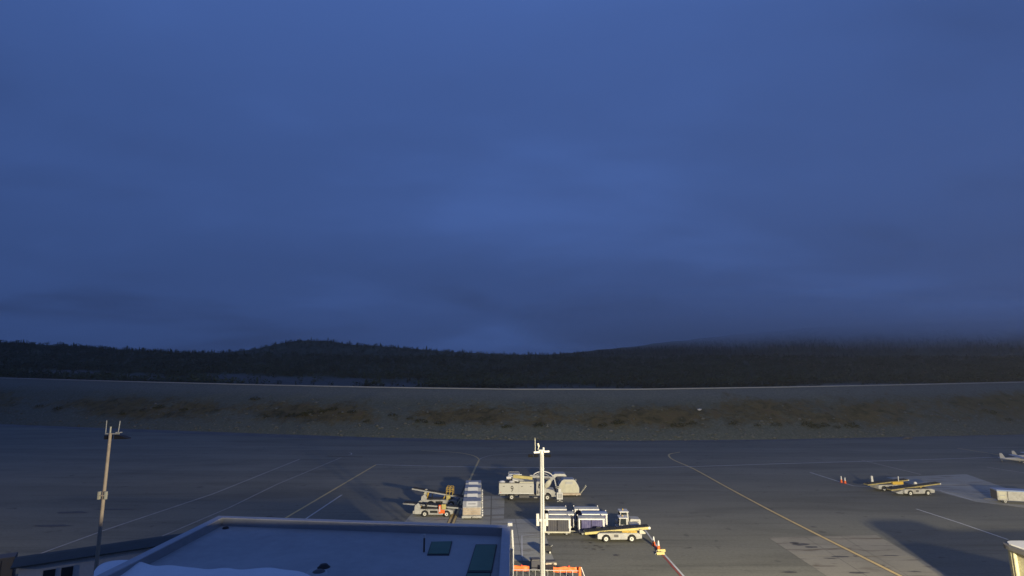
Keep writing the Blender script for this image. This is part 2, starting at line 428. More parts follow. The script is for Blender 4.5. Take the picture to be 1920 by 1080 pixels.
line([(1615, 863), (1727, 890)], 0.28, M['paint_faint'], 0.035)
line([(1795, 840.5), (1876, 853.5)], 0.36, M['paint_yellow'], 0.023, name='taxi_line')
line([(1795, 840.5), (1960, 838)], 0.26, M['paint_faint'], 0.027)
line([(1718, 954.5), (1800, 981), (1890, 1012)], 0.24, M['paint_white'], 0.023)
line([(1850, 876), (1960, 893)], 0.3, M['paint_faint'], 0.023)
line([(1762, 920), (1822, 937.5), (1850, 937), (1893, 946)], 0.24, M['paint_white'], 0.023)
line([(1208, 992), (1227, 1018), (1245, 1039), (1284, 1083), (1320, 1125)], 0.20, M['paint_white'], 0.027)
line([(1228, 1020), (1245, 1039), (1284, 1083), (1320, 1125)], 0.20, M['paint_red'], 0.023, off=-0.24)
line([(1016, 1000.5), (978.5, 1004.8), (979, 1045)], 0.13, M['paint_white'], 0.023)
line([(1072, 998), (1090, 996)], 0.12, M['paint_white'], 0.027)
line([(613, 855.5), (680, 857)], 0.55, M['paint_dark'], 0.023)
ring = [(655 + 4.5 * math.cos(t), 851 + 2.2 * math.sin(t)) for t in np.linspace(-2.0, 2.0, 9)]
line(ring, 0.28, M['paint_faint'], 0.023)

# ------------------------------------------------------------------ embankment up to the runway
BX = [-700, -300, 0, 240, 480, 720, 960, 1200, 1440, 1700, 1920, 2220, 2620]
BY = [768, 783, 795.5, 804.5, 813, 821, 826, 826.5, 824.5, 819.5, 815, 806, 792]
CX = [-700, -300, 0, 240, 480, 720, 960, 1200, 1440, 1700, 1920, 2220, 2620]
CY = [694, 701, 709, 716, 722, 727, 730.5, 730.5, 727, 722, 717, 710, 702]
def bank_pt(x, t):
    b = ground(x, np.interp(x, BX, BY))
    c = at(x, np.interp(x, CX, CY), b.y * 1.19)
    q = b.lerp(c, t)
    # convex foot, flatter shoulder; roughness
    q.z = b.z + (c.z - b.z) * (t ** 0.93)
    n = mnoise.fractal(Vector((q.x * 0.07, q.y * 0.07, 3.1)), 0.8, 2.0, 5)
    q.z += n * 0.55 * math.sin(math.pi * min(max(t, 0), 1)) ** 0.7
    return q
def veg_amount(x, t):
    band = math.exp(-((t - (0.40 if x < 1350 else 0.46)) / (0.25 if x < 1350 else 0.34)) ** 2)
    lo = 1.0 if t > 0.2 else t / 0.2
    n = mnoise.fractal(Vector((x * 0.006, t * 2.0, 9.0)), 0.8, 2.0, 4)
    return max(0.0, min(1.0, band * lo * (0.72 + 0.55 * n)))
xs = np.linspace(-700, 2620, 520); ts = np.linspace(0, 1, 34)
vs = []; veg = []
for t in ts:
    for x in xs:
        q = bank_pt(x, t); vs.append(tuple(q)); veg.append(veg_amount(x, t))
back = [bank_pt(x, 1.0) for x in xs]
for k, (dy, dz) in enumerate(((0.8, 0.0), (14, -2.2), (60, -4.5))):
    for q in back: vs.append((q.x * (1 + dy / q.y), q.y + dy, q.z + dz)); veg.append(0.1)
nx = len(xs); rows = len(ts) + 3
fs = [(r * nx + i, r * nx + i + 1, (r + 1) * nx + i + 1, (r + 1) * nx + i) for r in range(rows - 1) for i in range(nx - 1)]
me = bpy.data.meshes.new('embankment'); me.from_pydata(vs, [], fs); me.update()
ca = me.color_attributes.new('veg', 'FLOAT_COLOR', 'POINT')
shoulder = np.concatenate([np.repeat(np.clip((ts - 0.66) / 0.2, 0, 1), nx), np.ones(3 * nx)])
ca.data.foreach_set('color', np.stack([np.array(veg), shoulder, np.zeros(len(veg)), np.ones(len(veg))], 1).ravel())
me.polygons.foreach_set('use_smooth', [True] * len(fs)); me.materials.append(M['bank'])
bank = bpy.data.objects.new('embankment', me); col.objects.link(bank); tag(bank, kind='structure')

# pale runway kerb along the crest
mb = MB(); vs = []
for q in back[::4]:
    d = Vector((q.x, q.y, 0)).normalized()
    for off, z in ((-0.1, -0.1), (-0.1, 0.30), (0.75, 0.34), (0.75, -0.1)): vs.append((q.x + d.x * off, q.y + d.y * off, q.z + z))
nk = len(back[::4])
mb.add(vs, [(4 * i + k, 4 * (i + 1) + k, 4 * (i + 1) + k + 1, 4 * i + k + 1) for i in range(nk - 1) for k in range(3)])
tag(mb.build('runway_edge', M['kerb']), kind='structure')
# gravel shoulder at the foot
mb = MB(); vs = []
for x in xs[::4]:
    b = ground(x, np.interp(x, BX, BY)); d = Vector((b.x, b.y, 0)).normalized()
    w = 9.0 if x < 500 else 9.0 - 5.5 * min(1, (x - 500) / 600)
    for o_ in (-w, 0.6): vs.append((b.x + d.x * o_, b.y + d.y * o_, 0.05 if o_ > 0 else 0.014))
n_ = len(xs[::4])
mb.add(vs, [(2 * i, 2 * i + 2, 2 * i + 3, 2 * i + 1) for i in range(n_ - 1)])
M['shoulder'] = concrete('gravel_shoulder', (0.095, 0.097, 0.095), (0.14, 0.14, 0.13), (0.06, 0.06, 0.055))
tag(mb.build('gravel_shoulder', M['shoulder']), kind='structure')

# rocks and brush scattered on the slope
ICO_V = np.array([(0, 0, 1), (.894, 0, .447), (.276, .851, .447), (-.724, .526, .447), (-.724, -.526, .447), (.276, -.851, .447),
                  (.724, .526, -.447), (-.276, .851, -.447), (-.894, 0, -.447), (-.276, -.851, -.447), (.724, -.526, -.447), (0, 0, -1)])
ICO_F = np.array([(0, 1, 2), (0, 2, 3), (0, 3, 4), (0, 4, 5), (0, 5, 1), (1, 6, 2), (2, 7, 3), (3, 8, 4), (4, 9, 5), (5, 10, 1),
                  (6, 7, 2), (7, 8, 3), (8, 9, 4), (9, 10, 5), (10, 6, 1), (11, 7, 6), (11, 8, 7), (11, 9, 8), (11, 10, 9), (11, 6, 10)])
def mass(name, parts, mats, smooth=False):
    """parts: list of (V, F, material index array)"""
    off = 0; V = []; F = []; MI = []
    for v, f, mi in parts:
        V.append(v); F.append(f + off); MI.append(np.full(len(f), mi) if np.isscalar(mi) else mi); off += len(v)
    V = np.concatenate(V).astype(np.float32); F = np.concatenate(F).astype(np.int32); MI = np.concatenate(MI).astype(np.int32)
    me = bpy.data.meshes.new(name)
    me.vertices.add(len(V)); me.vertices.foreach_set('co', V.ravel())
    me.loops.add(F.size); me.loops.foreach_set('vertex_index', F.ravel())
    me.polygons.add(len(F)); me.polygons.foreach_set('loop_start', np.arange(0, F.size, 3, dtype=np.int32))
    for m_ in mats: me.materials.append(m_)
    me.polygons.foreach_set('material_index', MI)
    me.update(calc_edges=True); me.validate()
    o = bpy.data.objects.new(name, me); col.objects.link(o)
    return o
parts = []
for i in range(2600):
    x = random.uniform(-250, 2200)
    t = abs(random.gauss(0, 0.13)) if random.random() < 0.75 else random.uniform(0.05, 0.75)
    if t > 0.8: continue
    q = bank_pt(x, t); r = 0.09 + random.random() ** 6 * 0.42
    v = ICO_V * r * rng.uniform(0.6, 1.3, (12, 1)) * np.array((1.2, 1.0, 0.7)) + np.array(q) + np.array((0, -0.05, r * 0.2))
    parts.append((v, ICO_F, 0))
M['bank_rock'] = mat('bank_rock', (0.125, 0.13, 0.115), 0.9, dirt=0.7, scale=0.3)
tag(mass('bank_rocks', parts, [M['bank_rock']]), kind='stuff')

def tuft(n, w, h, seed):
    g = np.random.default_rng(seed); V = []; F = []
    for i in range(n):
        a = g.uniform(0, 6.28); r = w * math.sqrt(g.uniform(0, 1)); z = h * g.uniform(0.0, 1) * (1 - (r / w) ** 2 * 0.7)
        c = np.array((r * math.cos(a), r * math.sin(a), z)); s = 0.16 * w + 0.05
        V += list(c + g.uniform(-1, 1, (3, 3)) * s); F.append((3 * i, 3 * i + 1, 3 * i + 2))
    V = np.array(V); V[:, 2] = np.maximum(V[:, 2], -0.05)
    return V, np.array(F)
parts = []
for i in range(2600):
    x = random.uniform(-250, 2200); t = random.uniform(0.08, 0.85)
    if veg_amount(x, t) < 0.42 + 0.35 * random.random(): continue
    v, f = tuft(14, random.uniform(0.3, 0.8), random.uniform(0.2, 0.5), i)
    parts.append((v + np.array(bank_pt(x, t)), f, 0))
tag(mass('ground_cover', parts, [M['brush']]), kind='stuff')

def mesh_of(name, V, F, mats, mi=None):
    me = bpy.data.meshes.new(name); me.from_pydata([tuple(map(float, v)) for v in V], [], [tuple(map(int, f)) for f in F])
    for m_ in mats: me.materials.append(m_)
    if mi is not None: me.polygons.foreach_set('material_index', mi)
    me.update(); return me
M['shrub'] = foliage('shrub_leaves', (0.014, 0.020, 0.008), (0.055, 0.052, 0.016), 0.8)
shrub_me = [mesh_of('shrub', *tuft(110, 1.0, 1.0, 500 + k), [M['shrub']]) for k in range(5)]
SHRUBS = [(605, 776), (582, 781), (570, 784), (625, 773), (640, 781), (548, 786), (478, 753), (500, 787), (790, 797), (826, 799), (735, 784), (770, 790),
          (300, 769), (270, 775), (345, 772), (230, 781), (1285, 801), (1300, 799), (1270, 803), (1545, 803), (1570, 806), (1595, 805), (1530, 806), (1516, 803),
          (1420, 803), (1455, 802), (1845, 775), (1860, 781), (1890, 793), (1160, 800), (1130, 803), (1375, 800), (690, 795), (660, 780), (110, 772), (75, 766), (1010, 804), (950, 805)]
for k, (x, y) in enumerate(SHRUBS):
    yb, yc = np.interp(x, BX, BY), np.interp(x, CX, CY)
    t = max(0.05, (yb - y) / (yb - yc) * 0.96)
    o = bpy.data.objects.new('shrub', shrub_me[k % 5]); col.objects.link(o)
    o.location = bank_pt(x, t) - Vector((0, 0, 0.1)); s = random.uniform(0.8, 1.7)
    o.scale = (s * 1.5, s, s * random.uniform(0.7, 1.0)); o.rotation_euler = (0, 0, random.uniform(0, 6))
    tag(o, 'low dark olive shrub growing on the stony embankment slope', 'shrub', 'shrubs on the embankment')

# ------------------------------------------------------------------ wooded hills behind the runway
def hill(name, D0, y0, D1, sky_x, sky_y, x0, x1, rough, rocks=None, nxh=260, nr=26, ease=1.0):
    xs_ = np.linspace(x0, x1, nxh); vs = []; rk = []
    def pt(x, s):
        ya = np.interp(x, *y0) if isinstance(y0, tuple) else y0
        yt = np.interp(x, sky_x, sky_y)
        D = D0 + (D1 - D0) * s
        q = at(x, ya + (yt - ya) * s ** ease, D)
        n = mnoise.fractal(Vector((q.x * 0.012, q.y * 0.012, 1.7)), 0.9, 2.0, 5)
        q.z += n * rough * min(1, s * 2.5) * (1 - 0.4 * s)
        return q
    for r in range(nr):
        s = r / (nr - 1)
        for x in xs_:
            vs.append(tuple(pt(x, s))); rk.append(rocks(x, s) if rocks else 0.0)
    for k, (dD, dz) in enumerate(((40, -4), (150, -40))):
        for x in xs_:
            q = pt(x, 1.0); vs.append((q.x, q.y + dD, max(q.z + dz, 2.0))); rk.append(0.0)
    fs = [(r * nxh + i, r * nxh + i + 1, (r + 1) * nxh + i + 1, (r + 1) * nxh + i) for r in range(nr + 1) for i in range(nxh - 1)]
    me = bpy.data.meshes.new(name); me.from_pydata(vs, [], fs); me.update()
    a = me.attributes.new('rock', 'FLOAT', 'POINT'); a.data.foreach_set('value', np.array(rk, dtype=np.float32))
    me.polygons.foreach_set('use_smooth', [True] * len(fs)); me.materials.append(M['floor'])
    o = bpy.data.objects.new(name, me); col.objects.link(o); tag(o, kind='structure')
    return pt
def rock_patch(x, s):
    y = -s
    n = mnoise.fractal(Vector((x * 0.02, s * 9, 4.0)), 0.9, 2.0, 4) * 0.5
    v = 0.0
    for cx, w, cs, hs in ((590, 200, 0.20, 0.20), (480, 110, 0.25, 0.14), (1080, 130, 0.06, 0.13), (170, 160, 0.24, 0.10), (1620, 140, 0.08, 0.08), (740, 60, 0.13, 0.12)):
        d = ((x - cx) / w) ** 2 + ((s - cs) / hs) ** 2
        v = max(v, 1.3 - d + n)
    return max(0.0, min(1.0, v))
near_y0 = (CX, [c + 5 for c in CY])
near = hill('forest_hill', 268, near_y0, 600, [-500, 0, 120, 240, 380, 480, 700, 960, 1200, 1420, 1650, 1920, 2400],
            [640, 642, 648, 657, 663, 665, 668, 671, 672, 668, 672, 672, 668], -500, 2400, 3.0, rock_patch)
mound = hill('wooded_hill', 640, 690, 960, [-500, 0, 240, 420, 480, 520, 560, 610, 650, 740, 850, 960, 1100, 1250, 1500, 2300],
             [640, 650, 660, 661, 655, 645, 638, 638, 645, 651, 660, 665, 664, 668, 672, 672], -500, 2300, 2.0)
far = hill('far_hill', 1150, 685, 1750, [600, 940, 1080, 1200, 1350, 1500, 1700, 1920, 2300], [700, 675, 661, 648, 630, 616, 606, 600, 596], 620, 2500, 6.0)

def conifer(h, seed, tiers=6, k=7):
    g = np.random.default_rng(seed); V = []; F = []; MI = []
    r0 = h * g.uniform(0.16, 0.24); lean = g.uniform(-0.04, 0.04, 2) * h
    for i in range(3):
        pass
    b = 0; n = 5                                            # trunk
    for z, r in ((-0.6, 0.022 * h), (h * 0.96, 0.004 * h)):
        for j in range(n):
            a = 6.283 * j / n; V.append((r * math.cos(a) + lean[0] * max(z, 0) / h, r * math.sin(a) + lean[1] * max(z, 0) / h, z))
    for j in range(n):
        F += [(j, (j + 1) % n, n + (j + 1) % n), (j, n + (j + 1) % n, n + j)]; MI += [1, 1]
    for i in range(tiers):                                  # drooping branch sprays
        f = i / tiers; z = h * (0.12 + 0.86 * f); r = r0 * (1 - f) ** 0.85 + 0.03 * h
        for j in range(k):
            if g.random() < 0.14: continue
            a = 6.283 * (j + g.uniform(-.4, .4)) / k; rr = r * g.uniform(0.55, 1.25); w = 0.42 * rr + 0.05
            c = np.array((lean[0] * f, lean[1] * f, 0)); d = np.array((math.cos(a), math.sin(a), 0)); p_ = np.array((-math.sin(a), math.cos(a), 0))
            zt = z + h * 0.13 * g.uniform(.7, 1.2)
            b = len(V)
            V += [tuple(c + np.array((0, 0, zt))), tuple(c + d * rr * 0.6 + p_ * w + np.array((0, 0, z))), tuple(c + d * rr + np.array((0, 0, z - 0.05 * h))), tuple(c + d * rr * 0.6 - p_ * w + np.array((0, 0, z)))]
            F += [(b, b + 1, b + 2), (b, b + 2, b + 3)]; MI += [0, 0]
    return np.array(V), np.array(F), np.array(MI)
def bushy(h, seed, n=34):
    g = np.random.default_rng(seed); V = []; F = []; MI = []
    for i in range(n):
        a = g.uniform(0, 6.28); z = h * g.uniform(0.12, 1.0); r = h * 0.42 * math.sqrt(max(0.05, 1 - ((z / h - 0.5) / 0.55) ** 2)) * math.sqrt(g.uniform(0.1, 1))
        c = np.array((r * math.cos(a), r * math.sin(a), z)); V += list(c + g.uniform(-1, 1, (3, 3)) * h * 0.17); F.append((3 * i, 3 * i + 1, 3 * i + 2)); MI.append(0)
    V += [(-.04 * h, 0, -.5), (.04 * h, 0, -.5), (0, 0, .6 * h)]; F.append((3 * n, 3 * n + 1, 3 * n + 2)); MI.append(1)
    return np.array(V), np.array(F), np.array(MI)
CON = [conifer(1.0, 10 + i, 6, 6) for i in range(10)]
BUS = [bushy(1.0, 40 + i) for i in range(8)]
def place(tpl, q, h, wscale=1.0):
    V, F, MI = tpl; a = random.uniform(0, 6.28); c, s = math.cos(a), math.sin(a)
    v = np.empty_like(V); v[:, 0] = (V[:, 0] * c - V[:, 1] * s) * h * wscale + q[0]; v[:, 1] = (V[:, 0] * s + V[:, 1] * c) * h * wscale + q[1]; v[:, 2] = V[:, 2] * h + q[2] - 0.2
    return v, F, MI
parts = []
for i in range(15500):
    x = random.uniform(-330, 2250); s = random.random() ** 0.85
    if rock_patch(x, s) > 0.3 and random.random() < 0.93: continue
    q = near(x, s)
    if random.random() < 0.22: parts.append(place(random.choice(CON), q, random.uniform(2.6, 5.5)))
    else: parts.append(place(random.choice(BUS), q, random.uniform(2.0, 4.4), random.uniform(1.0, 1.7)))
for i in range(5200):
    x = random.uniform(-200, 2200); s = 1 - random.random() ** 1.6
    q = mound(x, s)
    parts.append(place(random.choice(CON if random.random() < 0.4 else BUS), q, random.uniform(2.6, 5.2), 1.3))
for i in range(3800):
    x = random.uniform(900, 2300); s = random.uniform(0.0, 0.85)
    q = far(x, s)
    parts.append(place(random.choice(CON), q, random.uniform(6, 12), 1.5))
tag(mass('forest', parts, [M['needles'], M['bark']]), kind='stuff')

def single_tree(name, tpl, label, group, q, h):
    o = bpy.data.objects.new(name, tpl); col.objects.link(o); o.location = (q[0], q[1], q[2] - 0.2)
    o.scale = (h, h, h); o.rotation_euler = (0, 0, random.uniform(0, 6.28))
    return tag(o, label, 'tree', group)
con_me = [mesh_of('spruce_tree', *conifer(1.0, 90 + i, 8, 7)[:2], [M['needles'], M['bark']], conifer(1.0, 90 + i, 8, 7)[2]) for i in range(8)]
for i in range(110):
    x = random.gauss(620, 140) if i < 70 else random.uniform(250, 1180)
    single_tree('spruce_tree', random.choice(con_me), 'dark spiky spruce standing on the skyline of the middle hill', 'spruces on the skyline', mound(x, random.uniform(0.93, 1.0)), 2.5 + 5.5 * random.random() ** 2.5)
for i in range(120):
    x = random.uniform(0, 1920); s = random.uniform(0.03, 0.22)
    if rock_patch(x, s) > 0.3: continue
    single_tree('spruce_tree', random.choice(con_me), 'dark spruce among scrub just behind the runway', 'spruces behind the runway', near(x, s), random.uniform(3, 5.5))
for i in range(40):
    x = random.uniform(0, 480)
    single_tree('spruce_tree', random.choice(con_me), 'dark spruce on the skyline of the long left ridge', 'spruces on the left ridge', near(x, random.uniform(0.95, 1.0)), 2.2 + 4 * random.random() ** 2.5)

# low cloud wrapped round the far hill (starts behind the haze box)
def low_cloud():
    c0, c1 = Vector((-300, 1160, 30)), Vector((3200, 2300, 240))
    mb = MB(); mb.box(-1, 1, -1, 1, -1, 1)
    m = bpy.data.materials.new('cloud_vapour'); m.use_nodes = True; t = m.node_tree; t.nodes.clear()
    pv = t.nodes.new('ShaderNodeVolumePrincipled'); out = t.nodes.new('ShaderNodeOutputMaterial'); t.links.new(pv.outputs[0], out.inputs['Volume'])
    pv.inputs['Color'].default_value = (0.98, 0.985, 1.0, 1)
    pos = t.nodes.new('ShaderNodeNewGeometry').outputs['Position']
    sp = t.nodes.new('ShaderNodeSeparateXYZ'); t.links.new(pos, sp.inputs[0])
    n = noise_tex(t, pos, 0.007, 3, 0.5)
    z = mathn(t, 'ADD', sp.outputs[2], mathn(t, 'MULTIPLY', mathn(t, 'SUBTRACT', n, 0.5), 50.0))
    z = mathn(t, 'ADD', z, mathn(t, 'MULTIPLY', sp.outputs[0], 0.012))
    up = ramp(t, mathn(t, 'DIVIDE', mathn(t, 'SUBTRACT', z, 70.0), 80.0, clamp=True), [(0, 0.0), (1, 1.0)], 'EASE')
    top = ramp(t, mathn(t, 'DIVIDE', mathn(t, 'SUBTRACT', 236.0, z), 80.0, clamp=True), [(0, 0.0), (1, 1.0)], 'EASE')
    xr = ramp(t, mathn(t, 'DIVIDE', mathn(t, 'ADD', sp.outputs[0], 50.0), 500.0, clamp=True), [(0, 0.0), (1, 1.0)], 'EASE')
    yr = ramp(t, mathn(t, 'DIVIDE', mathn(t, 'SUBTRACT', sp.outputs[1], 1165.0), 250.0, clamp=True), [(0, 0.0), (1, 1.0)], 'EASE')
    yb = ramp(t, mathn(t, 'DIVIDE', mathn(t, 'SUBTRACT', 2290.0, sp.outputs[1]), 350.0, clamp=True), [(0, 0.0), (1, 1.0)], 'EASE')
    d = mathn(t, 'MULTIPLY', mathn(t, 'MULTIPLY', mathn(t, 'MULTIPLY', up, xr), mathn(t, 'MULTIPLY', top, yr)), yb)
    t.links.new(mathn(t, 'MULTIPLY', d, 0.006), pv.inputs['Density'])
    o = mb.build('low_cloud', m); o.location = (c0 + c1) / 2; o.scale = (c1 - c0) / 2
    tag(o, kind='stuff')
low_cloud()

# thin dusk haze over the airfield and the nearer hills
m = bpy.data.materials.new('haze_air'); m.use_nodes = True; t = m.node_tree; t.nodes.clear()
pv = t.nodes.new('ShaderNodeVolumePrincipled'); out = t.nodes.new('ShaderNodeOutputMaterial'); t.links.new(pv.outputs[0], out.inputs['Volume'])
pv.inputs['Color'].default_value = (0.92, 0.95, 1.0, 1); pv.inputs['Density'].default_value = 0.00009
tag(MB().box(-2600, 2600, -130, 1148, -1.0, 112).build('haze', m), kind='stuff')

# ------------------------------------------------------------------ unseen terminal block shaped to shade the low roof, plus flood and fill masts
tb = thing('terminal_shade_block', 'unseen grey terminal block shaped to keep floodlight off the low roof', 'building', (0, 0, 0))
MB().box(-40, 14.3, -14, 21, 0, 11.2).build('wall', M['wall_grey'], tb)
MB().box(-40.3, 14.5, -14.3, 21.2, 11.202, 11.6).build('roof', M['membrane'], tb)
for x_, y_, lab in ((26.2, 0, 'tall floodlight mast beside the unseen terminal block'), (80.0, 8, 'unseen mast added for fill light beyond the jet bridge'), (-78.0, 8, 'unseen mast added for fill light far left of the annex')):
    fm = thing('flood_or_fill_mast', lab, 'light mast', (x_, y_, 0), 0, 'apron floodlight masts')  # the two outer masts are added to carry the fill lamps
    MB().cyl((0, 0, 0), (0, 0, 14.6), 0.22, 0.14).build('pole', M['pole'], fm)
    MB().bar((-1.6, 0, 14.7), (1.6, 0, 14.7), 0.14).build('crossarm', M['pole'], fm)
    for s in (-0.8, 0.8): MB().box(s - 0.35, s + 0.35, 0.1, 0.5, 14.72, 15.25).build('lamp_head', M['dark'], fm)

# ------------------------------------------------------------------ low building with the flat roof
ZR, ZP = 6.35, 7.0
NL, NR_ = ground(150, 1095, ZP), ground(954.5, 1095, ZP)
FL, FR = ground(410, 967, ZP), ground(956.5, 985, ZP)
NL = Vector((FL.x, 26.0, ZP)); NR_ = Vector((FR.x, 26.0, ZP))
lb = thing('flat_roofed_building', 'low building with large flat roof and raised parapet in the foreground', 'building', ((FL.x + FR.x) / 2, 36, 0))
LO = Vector(lb.location)
def L(v): return tuple(Vector(v) - LO)
PW = 0.62
mb = MB()
cs = [(NL.x, NL.y), (NR_.x, NR_.y), (FR.x, FR.y), (FL.x, FL.y)]
mb.add([L((x, y, 0)) for x, y in cs] + [L((x, y, ZR - 0.4)) for x, y in cs], [(0, 1, 5, 4), (1, 2, 6, 5), (2, 3, 7, 6), (3, 0, 4, 7)])
mb.build('wall', M['wall_white'], lb)
ins = [(NL.x + PW, NL.y), (NR_.x - PW, NR_.y), (FR.x - PW, FR.y - PW), (FL.x + PW, FL.y - PW)]
MB().add([L((x, y, ZR)) for x, y in ins], [(0, 1, 2, 3)]).build('roof_deck', M['membrane'], lb)
def para(o0, o1, i1, i0):
    mb = MB(); q = [o0, o1, i1, i0]
    mb.add([L((x, y, ZR - 0.4)) for x, y in q] + [L((x, y, ZP - 0.06)) for x, y in q], [(0, 1, 5, 4), (1, 2, 6, 5), (2, 3, 7, 6), (3, 0, 4, 7)])
    w = mb.build('parapet', M['parapet_in'], lb)
    c = MB(); e = 0.03
    mid = (sum(a for a, b in q) / 4, sum(b for a, b in q) / 4)
    q2 = q
    c.add([L((x, y, ZP - 0.058)) for x, y in q2] + [L((x, y, ZP)) for x, y in q2], [(4, 5, 6, 7), (0, 1, 5, 4), (1, 2, 6, 5), (2, 3, 7, 6), (3, 0, 4, 7)])
    c.build('cap', M['parapet'], w)
para(cs[3], cs[2], ins[2], ins[3])
para(cs[0], cs[3], ins[3], ins[0])
para(cs[2], cs[1], ins[1], ins[2])
# corner finial, downspout
MB().box(*[v + s for v, s in zip((FR.x - LO.x,) * 2, (-0.18, 0.18))], *[v + s for v, s in zip((FR.y - LO.y,) * 2, (-0.2, 0.16))], ZP + 0.003, ZP + 0.22).build('corner_cap', M['white_clean'], lb)
MB().tube([L((FR.x + 0.14, FR.y - 0.5, 6.8)), L((FR.x + 0.22, FR.y - 0.8, 5.6)), L((FR.x + 0.14, FR.y - 1.1, 0.1))], 0.09).build('downspout', M['white_clean'], lb)
MB().tube([L((FR.x + 0.12, 41.0, 6.7)), L((FR.x + 0.12, 41.0, 0.1))], 0.1).build('downspout', M['white_clean'], lb)
def hatch(px, seam=None):
    P = [ground(x, y, ZR + 0.1) for x, y in px]
    h = MB(); h.add([L((q.x, q.y, ZR + 0.003)) for q in P] + [L((q.x, q.y, ZR + 0.08)) for q in P], [(4, 5, 6, 7), (0, 1, 5, 4), (1, 2, 6, 5), (2, 3, 7, 6), (3, 0, 4, 7)])
    o = h.build('roof_hatch', M['roof_dark'], lb)
    c = sum(P, Vector()) / 4; Q = [c + (q - c) * 0.93 for q in P]
    l = MB(); l.add([L((q.x, q.y, ZR + 0.083)) for q in Q] + [L((q.x, q.y, ZR + 0.11)) for q in Q], [(4, 5, 6, 7), (0, 1, 5, 4), (1, 2, 6, 5), (2, 3, 7, 6), (3, 0, 4, 7)])
    l.build('lid', M['hatch'], o)
hatch([(801, 1039), (842, 1039), (848, 1014), (809, 1015)])
hatch([(876, 1072), (922, 1072), (932, 1020), (892, 1020)])
hatch([(868, 1096), (917, 1096), (921, 1074), (875, 1074)])
v = ground(795, 1035, ZR)
mb = MB(); mb.cyl(L((v.x, v.y, ZR)), L((v.x, v.y, ZR + 0.95)), 0.07); pv = mb.build('vent_pipe', M['dark'], lb)
MB().cyl(L((v.x, v.y, ZR + 0.951)), L((v.x, v.y, ZR + 1.2)), 0.085).build('pipe_cap', M['white_clean'], pv)
v = ground(607, 1064, ZR)
mb = MB(); mb.lathe([(0.0, 0.2), (0.22, 0.19), (0.32, 0.08), (0.42, 0.0)], L((v.x, v.y, ZR + 0.012))); mb.build('roof_drain', M['black'], lb)
v2 = ground(598, 1072, ZR); mb = MB(); mb.lathe([(0.0, 0.12), (0.22, 0.1), (0.4, 0.0)], L((v2.x, v2.y, ZR + 0.012))); mb.build('drain_cover', M['dark'], lb)
v = ground(423, 991, ZR); mb = MB(); mb.lathe([(0.0, 0.15), (0.2, 0.12), (0.26, 0.0)], L((v.x, v.y, ZR + 0.002))); mb.build('roof_drain', M['black'], lb)
# damp stain running from the drain
M['stain'] = mat('damp_stain', (0.30, 0.31, 0.30), 0.8, dirt=0.9, scale=0.7, dirt_col=(0.5, 0.5, 0.5))
st = [ground(*q, ZR) for q in ((612, 1060), (600, 1058), (585, 1066), (562, 1079), (540, 1095), (615, 1095), (614, 1075))]
MB().add([L((q.x, q.y, ZR + 0.004)) for q in st], [tuple(range(len(st)))]).build('damp_patch', M['stain'], lb)
# crumpled pale sheet along the near edge of the roof
edge = [(176, 1081), (186, 1071), (203, 1064.5), (225, 1062.5), (248, 1063), (270, 1067), (292, 1070), (315, 1068.5), (340, 1069.5), (365, 1073), (390, 1074.5), (420, 1073), (450, 1075), (480, 1075.5), (520, 1077), (560, 1082), (590, 1092), (610, 1106)]
edge = [(x, y - 9) for x, y in edge]
vs = []; fs = []; nr = 8
pts = [ground(x, y + 2, ZR + 0.12) for x, y in edge]
pts = [Vector((*q, ZR + 0.4)) for q in smooth_line([tuple(q[:2]) for q in pts], 4)]
FF = [0, 0.012, 0.03, 0.06, 0.12, 0.25, 0.55, 1.0]; HH = [0.02, 0.22, 0.34, 0.40, 0.38, 0.30, 0.2, 0.1]
for j in range(nr):
    f = FF[j]
    for i, q in enumerate(pts):
        yy = q.y - f * (q.y - 28.0)
        zl = ZR + HH[j] * (0.85 + 0.5 * mnoise.noise(Vector((q.x * 0.55, yy * 0.3, 2)))) + 0.004
        vs.append((q.x * yy / q.y if f > 0 else q.x, yy, zl))
n = len(pts)
tp = MB(); tp.add(vs, [(j * n + i, j * n + i + 1, (j + 1) * n + i + 1, (j + 1) * n + i) for j in range(nr - 1) for i in range(n - 1)], True)
tag(tp.build('tarp', M['tarp'], recalc=False), 'pale crumpled sheet with wavy edge lying on the near left of the flat roof', 'tarp')

# ------------------------------------------------------------------ small white annex on the left
A0, A1 = ground(36, 1061, 3.0), ground(262, 1027, 3.0)
ax = (A1 - A0).normalized(); ang = math.atan2(ax.y, ax.x); Ln = (A1 - A0).length
an = thing('annex_shed', 'low white annex with dark roof and two windows beside the left pole', 'building', (A0.x, A0.y, 0), ang)
MB().box(0, Ln + 4, 0.02, 2.4, 0, 2.9).build('wall', M['wall_white'], an)
rf = MB(); rf.prism_x([(-0.35, 2.902), (-0.35, 3.02), (1.6, 3.22), (2.7, 3.1), (2.7, 2.902)], -0.5, Ln + 4.3); rf.build('roof', M['roof_dark'], an)
for i, xw in enumerate((1.55, 2.75)):
    w = MB(); w.box(xw, xw + 0.95, -0.05, 0.015, 1.15, 2.4); wo_ = w.build('window', M['white_clean'], an)
    MB().box(xw + 0.07, xw + 0.88, -0.07, -0.052, 1.22, 2.33).build('pane', M['glass'], wo_)
gq = ground(15, 1062, 1.5)
sh = thing('equipment_locker', 'dark boxy locker at the left end of the white annex', 'locker', (gq.x - 0.6, gq.y, 0), ang)
MB().box(-1.0, 0.9, 0, 1.6, 0, 2.2).build('body', M['dark'], sh, 0.03)
MB().box(-0.9, -0.07, -0.04, -0.002, 0.1, 2.0).build('door', M['dark'], sh)
MB().box(0.0, 0.8, -0.04, -0.002, 0.1, 2.0).build('door', M['dark'], sh)

